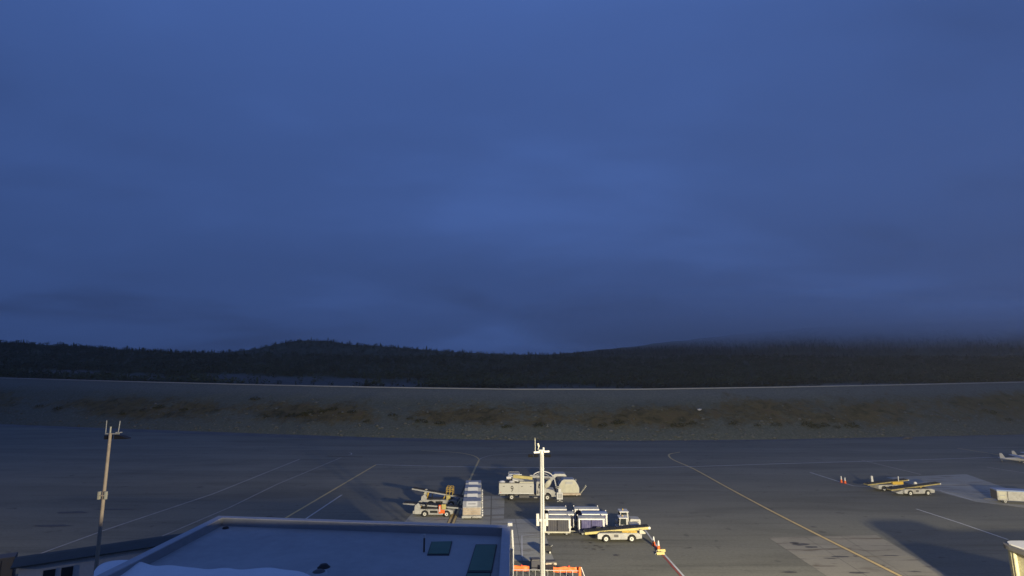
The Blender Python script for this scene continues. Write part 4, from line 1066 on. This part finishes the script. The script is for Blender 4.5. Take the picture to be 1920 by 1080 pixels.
# ------------------------------------------------------------------ baggage carts
def cart(label, px, rz, curtain, roofmat='cartroof', Lc=3.0, W=1.45, Hc=1.88):
    g = ground(*px)
    t = thing('baggage_cart', label, 'baggage cart', (g.x, g.y + W / 2, 0), rz, 'baggage carts in two columns')
    a, b = -Lc / 2, Lc / 2; y0, y1 = -W / 2, W / 2
    MB().box(a, b, y0 + 0.05, y1 - 0.05, 0.38, 0.46).build('deck', M['grey'], t)
    for x in (a + 0.06, b - 0.06):
        for y in (y0 + 0.06, y1 - 0.06): MB().box(x - 0.075, x + 0.075, y - 0.06, y + 0.06, 0.463, Hc - 0.07).build('post', M['frame'], t)
    MB().box(a, b, y0 - 0.01, y0 + 0.045, 0.30, 0.46).build('sill', M['cream'], t)
    rf = MB(); rf.prism_x([(y0 - 0.04, Hc - 0.06), (y0 - 0.04, Hc + 0.03), (0, Hc + 0.11), (y1 + 0.04, Hc + 0.03), (y1 + 0.04, Hc - 0.06)], a - 0.05, b + 0.05); rf.build('roof', M[roofmat], t)
    MB().box(a - 0.03, b + 0.03, y0 - 0.09, y0 - 0.043, Hc - 0.1, Hc + 0.04).build('roof_trim', M['frame'], t)
    for x in (a - 0.02, b + 0.02): MB().box(x - 0.05, x + 0.05, y1 - 0.15, y1 + 0.02, Hc + 0.035, Hc + 0.15).build('roof_knob', M['frame'], t)
    # curtains hang in shallow folds, in two halves
    for (c0, c1) in ((a + 0.34, -0.05), (0.02, b - 0.2)):
        mb = MB(); n = 18; vs = []
        for i in range(n + 1):
            x = c0 + (c1 - c0) * i / n
            yy = y0 + 0.07 + 0.025 * math.sin(i * 1.7) + 0.01 * math.sin(i * 0.6)
            vs += [(x, yy, 0.52), (x, yy * 1.0, Hc - 0.12)]
        mb.add(vs, [(2 * i, 2 * i + 2, 2 * i + 3, 2 * i + 1) for i in range(n)], True); mb.build('curtain', M[curtain], t, recalc=False)
    MB().box(a + 0.1, b - 0.1, y1 - 0.05, y1 - 0.02, 0.47, Hc - 0.1).build('back_panel', M['curtain_dark'], t)
    for x in (a + 0.45, b - 0.45):
        for y in (y0 + 0.2, y1 - 0.2): wheel(t, x, y, 0.19, 0.12, 'grey')
    MB().bar((b, 0, 0.36), (b + 0.8, 0.0, 0.3), 0.06).build('tow_bar', M['cream'], t)
    return t
cart('rear left baggage cart, partly behind the steel pole', (1040, 984.5), R(-1), 'curtain_dark')
cart('rear right baggage cart with weathered lumpy roof', (1101, 984.5), R(-1), 'curtain')
cart('middle left baggage cart with tan trim and brown roof', (1053, 994.5), R(-1), 'curtain_dark')
cart('middle right baggage cart with smooth blue grey roof', (1116, 994.5), R(-1), 'curtain', 'blue')
cart('front left baggage cart with black curtain beside the steel pole', (1046, 1004.5), R(-1), 'curtain_dark')
cart('front right baggage cart with purple blue curtains', (1110, 1004.5), R(-1), 'curtain')

# ------------------------------------------------------------------ baggage tractors
def tractor(label, px, rz):
    g = ground(*px)
    t = thing('baggage_tractor', label, 'tractor', (g.x, g.y + 0.75, 0), rz, 'baggage tractors')
    prof = [(-1.45, 0.3), (-1.3, 0.3)] + arch(-0.85, 0.36, 0.44) + [(-0.35, 0.26), (0.4, 0.26)] + arch(0.88, 0.36, 0.44) + [(1.38, 0.3), (1.45, 0.35), (1.45, 1.18), (1.35, 1.25), (0.2, 1.28), (0.1, 0.98), (-1.45, 0.98)]
    MB().prism_y(prof, -0.72, 0.72).build('body', M['white'], t, 0.04)
    for x in (-0.85, 0.88):
        for y in (-0.65, 0.65): wheel(t, x, y, 0.35, 0.22)
    cb = MB()
    for y in (-0.66, 0.66):
        cb.prism_y([(-1.1, 0.985), (0.02, 0.985), (0.02, 1.25), (-1.1, 1.25)], y - 0.04, y + 0.04)
        cb.prism_y([(-1.1, 1.25), (-0.98, 1.25), (-0.92, 1.95), (-1.02, 1.95)], y - 0.04, y + 0.04)
        cb.prism_y([(-0.22, 1.25), (0.02, 1.25), (-0.08, 1.95), (-0.22, 1.95)], y - 0.04, y + 0.04)
    cb.build('cab_frame', M['white'], t)
    MB().prism_y([(-0.97, 1.26), (-0.23, 1.26), (-0.23, 1.94), (-0.93, 1.94)], -0.66, -0.65).build('side_window', M['glass'], t)
    MB().prism_y([(-0.97, 1.26), (-0.23, 1.26), (-0.23, 1.94), (-0.93, 1.94)], 0.65, 0.66).build('side_window', M['glass'], t)
    ws = MB(); ws.add([(0.03, -0.62, 1.27), (0.03, 0.62, 1.27), (-0.07, 0.62, 1.93), (-0.07, -0.62, 1.93)], [(0, 1, 2, 3)]); ws.build('windscreen', M['glass'], t)
    MB().box(-1.12, 0.02, -0.74, 0.74, 1.953, 2.06).build('cab_roof', M['white_clean'], t, 0.04)
    st = MB(); st.box(-0.9, -0.4, -0.5, 0.5, 0.985, 1.2); st.box(-0.98, -0.88, -0.5, 0.5, 1.203, 1.6); st.build('seat', M['black'], t)
    for y in (-0.5, 0.5): MB().cyl((1.44, y, 0.9), (1.48, y, 0.9), 0.09).build('headlight', M['white_clean'], t)
    MB().box(1.453, 1.54, -0.72, 0.72, 0.36, 0.6).build('bumper', M['dark'], t)
    MB().box(0.45, 1.2, -0.727, -0.722, 0.98, 1.04).build('trim', M['dark'], t)
    MB().box(-0.28, -0.22, -0.727, -0.722, 0.5, 0.97).build('door_seam', M['dark'], t)
    MB().box(1.453, 1.47, -0.45, 0.45, 0.68, 1.1).build('grille', M['dark'], t)
    MB().box(-1.62, -1.453, -0.12, 0.12, 0.4, 0.6).build('tow_hitch', M['dark'], t)
    MB().lathe([(0.0, 0.0), (0.07, 0.02), (0.09, 0.1), (0.0, 0.16)], (-0.6, 0, 2.063), n=10).build('beacon', M['amber'], t)
    return t
ta = tractor('nearer white baggage tractor behind the yellow belt loader', (1179, 1005), R(-2))
ta.scale = (0.95, 0.95, 0.97)
tb2 = copy_tree(ta, loc=(ground(1180, 996.5).x, ground(1180, 996.5).y + 0.75, 0), rz=R(-1), label='farther white baggage tractor, its cab roof showing above the nearer one')
tb2.scale = (0.98, 0.98, 1.1)

# ------------------------------------------------------------------ cones, chocks
def cone(label, px, group, h=0.95):
    g = ground(*px)
    t = thing('traffic_cone', label, 'traffic cone', (g.x, g.y, 0), 0, group)
    MB().box(-0.22, 0.22, -0.22, 0.22, 0.0, 0.06).build('base', M['red'], t)
    MB().cyl((0, 0, 0.06), (0, 0, h * 0.48), 0.17, 0.125, 14).build('cone_body', M['orange'], t)
    MB().cyl((0, 0, h * 0.481), (0, 0, h * 0.92), 0.127, 0.075, 14).build('reflective_band', M['white_clean'], t)
    MB().cyl((0, 0, h * 0.921), (0, 0, h), 0.075, 0.05, 14).build('cone_tip', M['white_clean'], t)
cone('red and white cone nearest the yellow belt loader', (1226, 1023), 'cones beside the white line')
cone('red and white cone touching the yellow chocks', (1235, 1031), 'cones beside the white line')
cone('left of two red and white cones on the far right line', (1578, 905), 'cones on the right line', 1.1)
cone('right of two red and white cones on the far right line', (1585, 906.5), 'cones on the right line', 1.0)
for (x, y, lab) in ((1240, 1034, 'yellow wheel chock at the foot of the cone, farther one'), (1238.5, 1039.5, 'yellow wheel chock lying on the white line, nearer one')):
    g = ground(x, y)
    t = thing('wheel_chock', lab, 'wheel chock', (g.x, g.y, 0), R(3), 'yellow chocks')
    MB().prism_x([(-0.17, 0.0), (0.17, 0.0), (0.05, 0.24), (-0.05, 0.24)], -0.42, 0.42).build('body', M['yellow'], t, 0.02)
    MB().tube([(-0.3, 0, 0.22), (-0.46, -0.02, 0.12), (-0.6, -0.05, 0.03)], 0.025, 6).build('rope', M['white'], t)

# ------------------------------------------------------------------ trailer on the right
q = ground(1873, 944)
tl = thing('cargo_trailer', 'white cargo trailer with blue top at the right edge', 'trailer', (q.x + 0.3, q.y + 1.0, 0), R(-17))
MB().box(0, 5.6, -0.95, 0.95, 0.45, 1.75).build('body', M['white'], tl, 0.03)
MB().prism_x([(-1.0, 1.753), (-0.9, 1.9), (0.9, 1.9), (1.0, 1.753)], -0.05, 5.65).build('roof', M['blue'], tl)
MB().box(0.15, 1.05, -0.985, -0.953, 0.7, 1.65).build('label_panel', M['cream'], tl)
MB().box(0.28, 0.9, -0.992, -0.987, 1.1, 1.22).build('print', M['grey'], tl)
MB().box(1.18, 1.26, -0.99, -0.953, 0.5, 1.74).build('door_post', M['dark'], tl)
for x in (0.9, 4.6):
    for y in (-0.8, 0.8): wheel(tl, x, y, 0.3, 0.2, 'grey')
MB().box(3.4, 5.6, -0.99, -0.953, 0.5, 1.15).build('red_panel', M['red'], tl)
MB().box(-0.06, -0.003, -0.9, 0.9, 0.5, 1.7).build('door', M['dark'], tl)
MB().bar((-0.05, 0, 0.42), (-1.3, 0.1, 0.35), 0.1).build('tow_bar', M['dark'], tl)

# ------------------------------------------------------------------ parked light aircraft, tails towards us
def plane(label, px, rz, s=1.0):
    g = ground(*px)
    t = thing('light_aircraft', label, 'aircraft', (g.x, g.y, 0), rz, 'light aircraft')
    f = MB(); prof = [(0.0, 0.12, 1.15), (0.6, 0.2, 1.15), (2.2, 0.38, 1.12), (4.0, 0.58, 1.1), (5.2, 0.65, 1.1), (6.4, 0.58, 1.0), (7.2, 0.38, 0.95), (7.5, 0.15, 0.93)]
    vs = []; n = 12
    for x, r, z in prof:
        for i in range(n): a = 6.2832 * i / n; vs.append((x, r * 0.85 * math.cos(a), z + r * math.sin(a)))
    f.add(vs, [(k * n + i, k * n + (i + 1) % n, (k + 1) * n + (i + 1) % n, (k + 1) * n + i) for k in range(len(prof) - 1) for i in range(n)], True)
    f.add(vs[:n], [tuple(range(n))]); f.add(vs[-n:], [tuple(range(n))])
    f.build('fuselage', M['plane'], t)
    MB().prism_y([(0.0, 1.2), (1.3, 1.3), (0.55, 2.75), (-0.05, 2.75)], -0.05, 0.05).build('tail_fin', M['plane'], t)
    MB().prism_y([(0.1, 1.12), (0.9, 1.12), (0.9, 1.2), (0.1, 1.2)], -1.6, 1.6).build('tailplane', M['plane'], t)
    MB().prism_y([(4.0, 1.72), (5.5, 1.76), (5.4, 1.9), (4.2, 1.86)], -5.0, 5.0).build('wing', M['plane'], t)
    MB().prism_y([(4.5, 1.35), (5.9, 1.3), (5.5, 1.7), (4.6, 1.7)], -0.57, 0.57).build('cabin_window', M['glass'], t)
    for x, y, r in ((5.0, -1.1, 0.3), (5.0, 1.1, 0.3), (0.4, 0.0, 0.15)):
        wheel(t, x, y - 0.001, r, 0.16, 'grey')
        MB().bar((x, y, r), (x, y * 0.4, 0.75 if x > 1 else 1.05), 0.06).build('gear_leg', M['grey'], t)
    t.scale = (0.72, 0.72, 0.66)
    MB().box(7.52, 7.56, -0.08, 0.08, 0.0 + 0.1, 1.8).build('propeller', M['black'], t)
plane('nearest parked white light aircraft, its tail fin leftmost at right edge', (1876, 866), R(-20))
plane('second parked white light aircraft behind the first at the right edge', (1899, 861), R(-20))

# ------------------------------------------------------------------ jet bridge cab at the lower right corner
jq = at(1886, 1022, 44)
jb = thing('jet_bridge', 'jet bridge cab with pale roof and cream bellows at lower right corner', 'jet bridge', (jq.x, 44, 0))
zt = jq.z
def rounded(x0, x1, y0, y1, r, n=7):
    pts = []
    for cx, cy, a0 in ((x1 - r, y1 - r, 0), (x0 + r, y1 - r, 90), (x0 + r, y0 + r, 180), (x1 - r, y0 + r, 270)):
        for k in range(n + 1): a = R(a0 + 90 * k / n); pts.append((cx + r * math.cos(a), cy + r * math.sin(a)))
    return pts
def slab(pts, z0, z1):
    mb = MB(); n = len(pts)
    mb.add([(x, y, z0) for x, y in pts] + [(x, y, z1) for x, y in pts], [tuple(reversed(range(n))), tuple(range(n, 2 * n))] + [(i, (i + 1) % n, n + (i + 1) % n, n + i) for i in range(n)])
    return mb
slab(rounded(0.0, 4.6, -3.6, 1.0, 1.2), zt - 0.3, zt - 0.02).build('roof_rim', M['dark'], jb)
slab(rounded(0.35, 4.4, -3.4, 0.85, 0.9), zt - 0.018, zt + 0.08).build('roof', M['white_clean'], jb, 0.02)
slab(rounded(0.45, 4.3, -3.1, 0.6, 1.0), zt - 3.2, zt - 0.303).build('cab_wall', M['canopy'], jb)
wall = rounded(0.40, 4.35, -3.15, 0.65, 1.0)
for k, (x, y) in enumerate(wall):
    if x > 2.6 or y > 0.3: continue
    c = Vector((x, y, 0)); nrm = Vector((x - 2.3, y + 1.2, 0)).normalized()
    MB().cyl(c + nrm * 0.05 + Vector((0, 0, zt - 3.1)), c + nrm * 0.10 + Vector((0, 0, zt - 0.32)), 0.13, n=8).build('bellows_rib', M['canopy'], jb)
slab(rounded(0.3, 4.5, -3.4, 0.8, 0.9), zt - 3.5, zt - 3.203).build('floor_plate', M['dark'], jb)
MB().box(4.31, 22, -2.9, 0.0, zt - 3.1, zt - 0.35).build('tunnel', M['wall_grey'], jb)
MB().box(5.5, 6.1, -1.7, -1.1, 0, zt - 3.503 + 0.4).build('support_column', M['grey'], jb)
MB().box(4.6, 7.0, -2.3, -0.5, 0.25, 0.7).build('wheel_bogie', M['dark'], jb)
for y in (-2.4, -0.4): wheel(jb, 5.8, y, 0.5, 0.3, 'grey')

# ------------------------------------------------------------------ barricade with orange netting at the bottom edge
FQ0, FQ1 = ground(957, 1067, 1.25), ground(1086, 1069.5, 1.25)
fa = math.atan2(FQ1.y - FQ0.y, FQ1.x - FQ0.x); FLn = (FQ1 - FQ0).length
fe = thing('barrier_fence', 'steel bar barricade draped with orange netting at the bottom centre', 'fence', (FQ0.x, FQ0.y, 0), fa)
MB().bar((0, 0, 1.22), (FLn, 0, 1.22), 0.05).build('top_rail', M['grey'], fe)
MB().bar((0, 0, 0.2), (FLn, 0, 0.2), 0.05).build('bottom_rail', M['grey'], fe)
nb = 11
for k in range(nb + 1):
    x = 0.03 + (FLn - 0.06) * k / nb
    MB().bar((x, 0, 0.02 if k % 5 == 0 else 0.226), (x, 0, 1.194), 0.05 if k % 5 == 0 else 0.03).build('bar', M['grey'], fe)
def net(x0, x1, zlo, zhi):
    mb = MB(); n = 26; vs = []
    for i in range(n + 1):
        x = x0 + (x1 - x0) * i / n
        sag = 0.10 * mnoise.noise(Vector((x * 1.3, 0, 5)))
        for k in range(5):
            f = k / 4; z = zlo + (zhi - zlo) * f + sag * f
            vs.append((x, 0.18 + 0.10 * mnoise.noise(Vector((x * 2.2, f * 2.0, 1))) + 0.1 * f, z))
    mb.add(vs, [(5 * i + k, 5 * (i + 1) + k, 5 * (i + 1) + k + 1, 5 * i + k + 1) for i in range(n) for k in range(4)], True)
    mb.build('netting', M['orange'], fe, recalc=False)
net(0.0, 1.7, 1.05, 1.45); net(3.9, FLn, 1.0, 1.42)
MB().box(FLn - 0.05, FLn + 0.16, -0.1, 0.1, 0, 1.55).build('end_post', M['orange'], fe, 0.02)
for x in (1.0, 5.3):
    MB().lathe([(0.0, 0.14), (0.09, 0.1), (0.11, 0.0)], (x, 0.2, 1.46), n=10).build('warning_lamp', M['red'], fe)
MB().bar((FLn + 0.2, 0.05, 1.5), (FLn + 0.75, -0.3, 0.02), 0.05).build('brace', M['frame'], fe)
# stored equipment behind the barricade
for (x, y, w, h, lab, nm) in ((1005, 1078, 0.9, 0.95, 'dark covered pump unit behind the barricade, left of the pole', 'pump_unit'), (1034, 1079, 1.1, 0.8, 'olive crate behind the barricade, right of the pole', 'crate')):
    g = ground(x, y)
    t = thing(nm, lab, nm.replace('_', ' '), (g.x, g.y + 1.3, 0), R(6))
    MB().box(-w / 2, w / 2, -0.4, 0.4, 0.08, h).build('body', M['curtain_dark'] if nm == 'pump_unit' else M['wrap'], t, 0.05)
    MB().box(-w / 2 + 0.05, w / 2 - 0.05, -0.35, 0.35, h + 0.003, h + 0.1).build('lid', M['dark'], t, 0.02)
    for s in (-1, 1): MB().box(s * w * 0.35 - 0.06, s * w * 0.35 + 0.06, -0.38, 0.38, 0, 0.078).build('skid', M['dark'], t)

g = ground(1023, 1037)
t = thing('handcart', 'small black handcart on the apron just right of the steel pole', 'handcart', (g.x, g.y, 0), R(8))
MB().prism_y([(-0.55, 0.25), (0.55, 0.25), (0.62, 0.6), (0.3, 0.85), (-0.6, 0.8)], -0.35, 0.35).build('body', M['black'], t, 0.04)
for x in (-0.4, 0.4):
    for y in (-0.36, 0.36): wheel(t, x, y, 0.16, 0.1, 'rim')
MB().tube([(0.55, 0, 0.6), (0.75, 0, 0.75), (0.75, 0.25, 0.76)], 0.025, 6).build('handle', M['white'], t)

# ------------------------------------------------------------------ small far things
def boulder(label, px, r, seed):
    g = np.random.default_rng(seed); q = ground(*px)
    V = ICO_V * r * g.uniform(0.75, 1.2, (12, 1)) * np.array((1.3, 1, 0.7)) + np.array((0, 0, r * 0.4))
    o = bpy.data.objects.new('boulder', mesh_of('boulder', V, ICO_F, [M['dark']])); col.objects.link(o); o.location = (q.x, q.y, 0)
    tag(o, label, 'boulder', 'dark boulders')
boulder('dark boulder on the apron edge at the foot of the right embankment', (1702, 823), 0.75, 3)
boulder('small dark boulder left of the larger one at the embankment foot', (1695, 823.5), 0.4, 4)
boulder('smaller dark boulder right of the larger one at the embankment foot', (1708, 822.5), 0.45, 5)
q = bank_pt(1311, 0.50)
V = ICO_V * 0.5 * np.random.default_rng(8).uniform(0.7, 1.2, (12, 1)) * np.array((1.5, 1, 0.8))
o = bpy.data.objects.new('boulder', mesh_of('boulder', V, ICO_F, [M['white_clean']])); col.objects.link(o); o.location = q + Vector((0, -0.2, 0.3))
tag(o, 'pale white boulder halfway up the embankment right of centre', 'boulder')
for x, lab in ((1053, 'taller dark runway edge light on the crest right of centre'), (1026, 'shorter dark runway edge light on the crest near centre')):
    q = bank_pt(x, 1.0)
    t = thing('runway_light', lab, 'runway light', q + Vector((0, 0.3, 0.33)), 0, 'runway edge lights')
    MB().cyl((0, 0, 0), (0, 0, 0.6), 0.07, n=8).build('stem', M['black'], t)
    MB().lathe([(0.0, 0.3), (0.16, 0.22), (0.2, 0.0)], (0, 0, 0.601), n=10).build('lens', M['black'], t)

# oil stains and a dark strip along the foot of the bank
M['oil'] = mat('oil_stain', (0.055, 0.05, 0.042), 0.6, dirt=0.7, scale=1.5, dirt_col=(0.11, 0.10, 0.08))
def stain(x, y, w, h, seed, z=0.019):
    c = ground(x, y); g_ = np.random.default_rng(seed); n = 14
    pts_ = [(c.x + w * math.cos(6.2832 * k / n) * g_.uniform(0.6, 1.15), c.y + h * math.sin(6.2832 * k / n) * g_.uniform(0.6, 1.15), z) for k in range(n)]
    tag(MB().add(pts_, [tuple(range(n))]).build('oil_stain', M['oil'], recalc=False), kind='structure')
for k, (x, y, w, h) in enumerate([(1107, 1018, .25, .3), (1118, 1023, .3, .25), (1126, 1026, .35, .25), (1141, 1024, .3, .2), (1114, 1030, .25, .25), (1131, 1031, .25, .2), (1155, 1041, .4, .3), (1092, 1016, .2, .2), (1099, 1028, .2, .15),
        (1525, 988, .35, .3), (135, 961, 2.2, .7), (210, 955, 3.0, .5), (95, 986, 2.4, .6)]): stain(x, y, w, h, 70 + k)
for k, (x, y, w, h) in enumerate([(1500, 1021, 1.1, .5), (1522, 1026, .9, .35), (1490, 1018, .6, .3), (1578, 1044, 1.2, .25), (1603, 1043, .25, .2), (1560, 1047, .8, .2), (1668, 1042, .9, .2), (1480, 1073, .9, .25), (1610, 1074, 1.1, .25), (1650, 1060, .5, .2), (1715, 1072, .7, .2)]): stain(x, y, w, h, 170 + k, 0.0165)
mb = MB(); vs = []
for x in xs[::4]:
    b = ground(x, np.interp(x, BX, BY)); d = Vector((b.x, b.y, 0)).normalized()
    for o_ in (-0.55, 0.05): vs.append((b.x + d.x * o_, b.y + d.y * o_, 0.024))
n_ = len(xs[::4])
mb.add(vs, [(2 * i, 2 * i + 2, 2 * i + 3, 2 * i + 1) for i in range(n_ - 1)])
tag(mb.build('dark_foot_strip', M['paint_dark']), kind='structure')
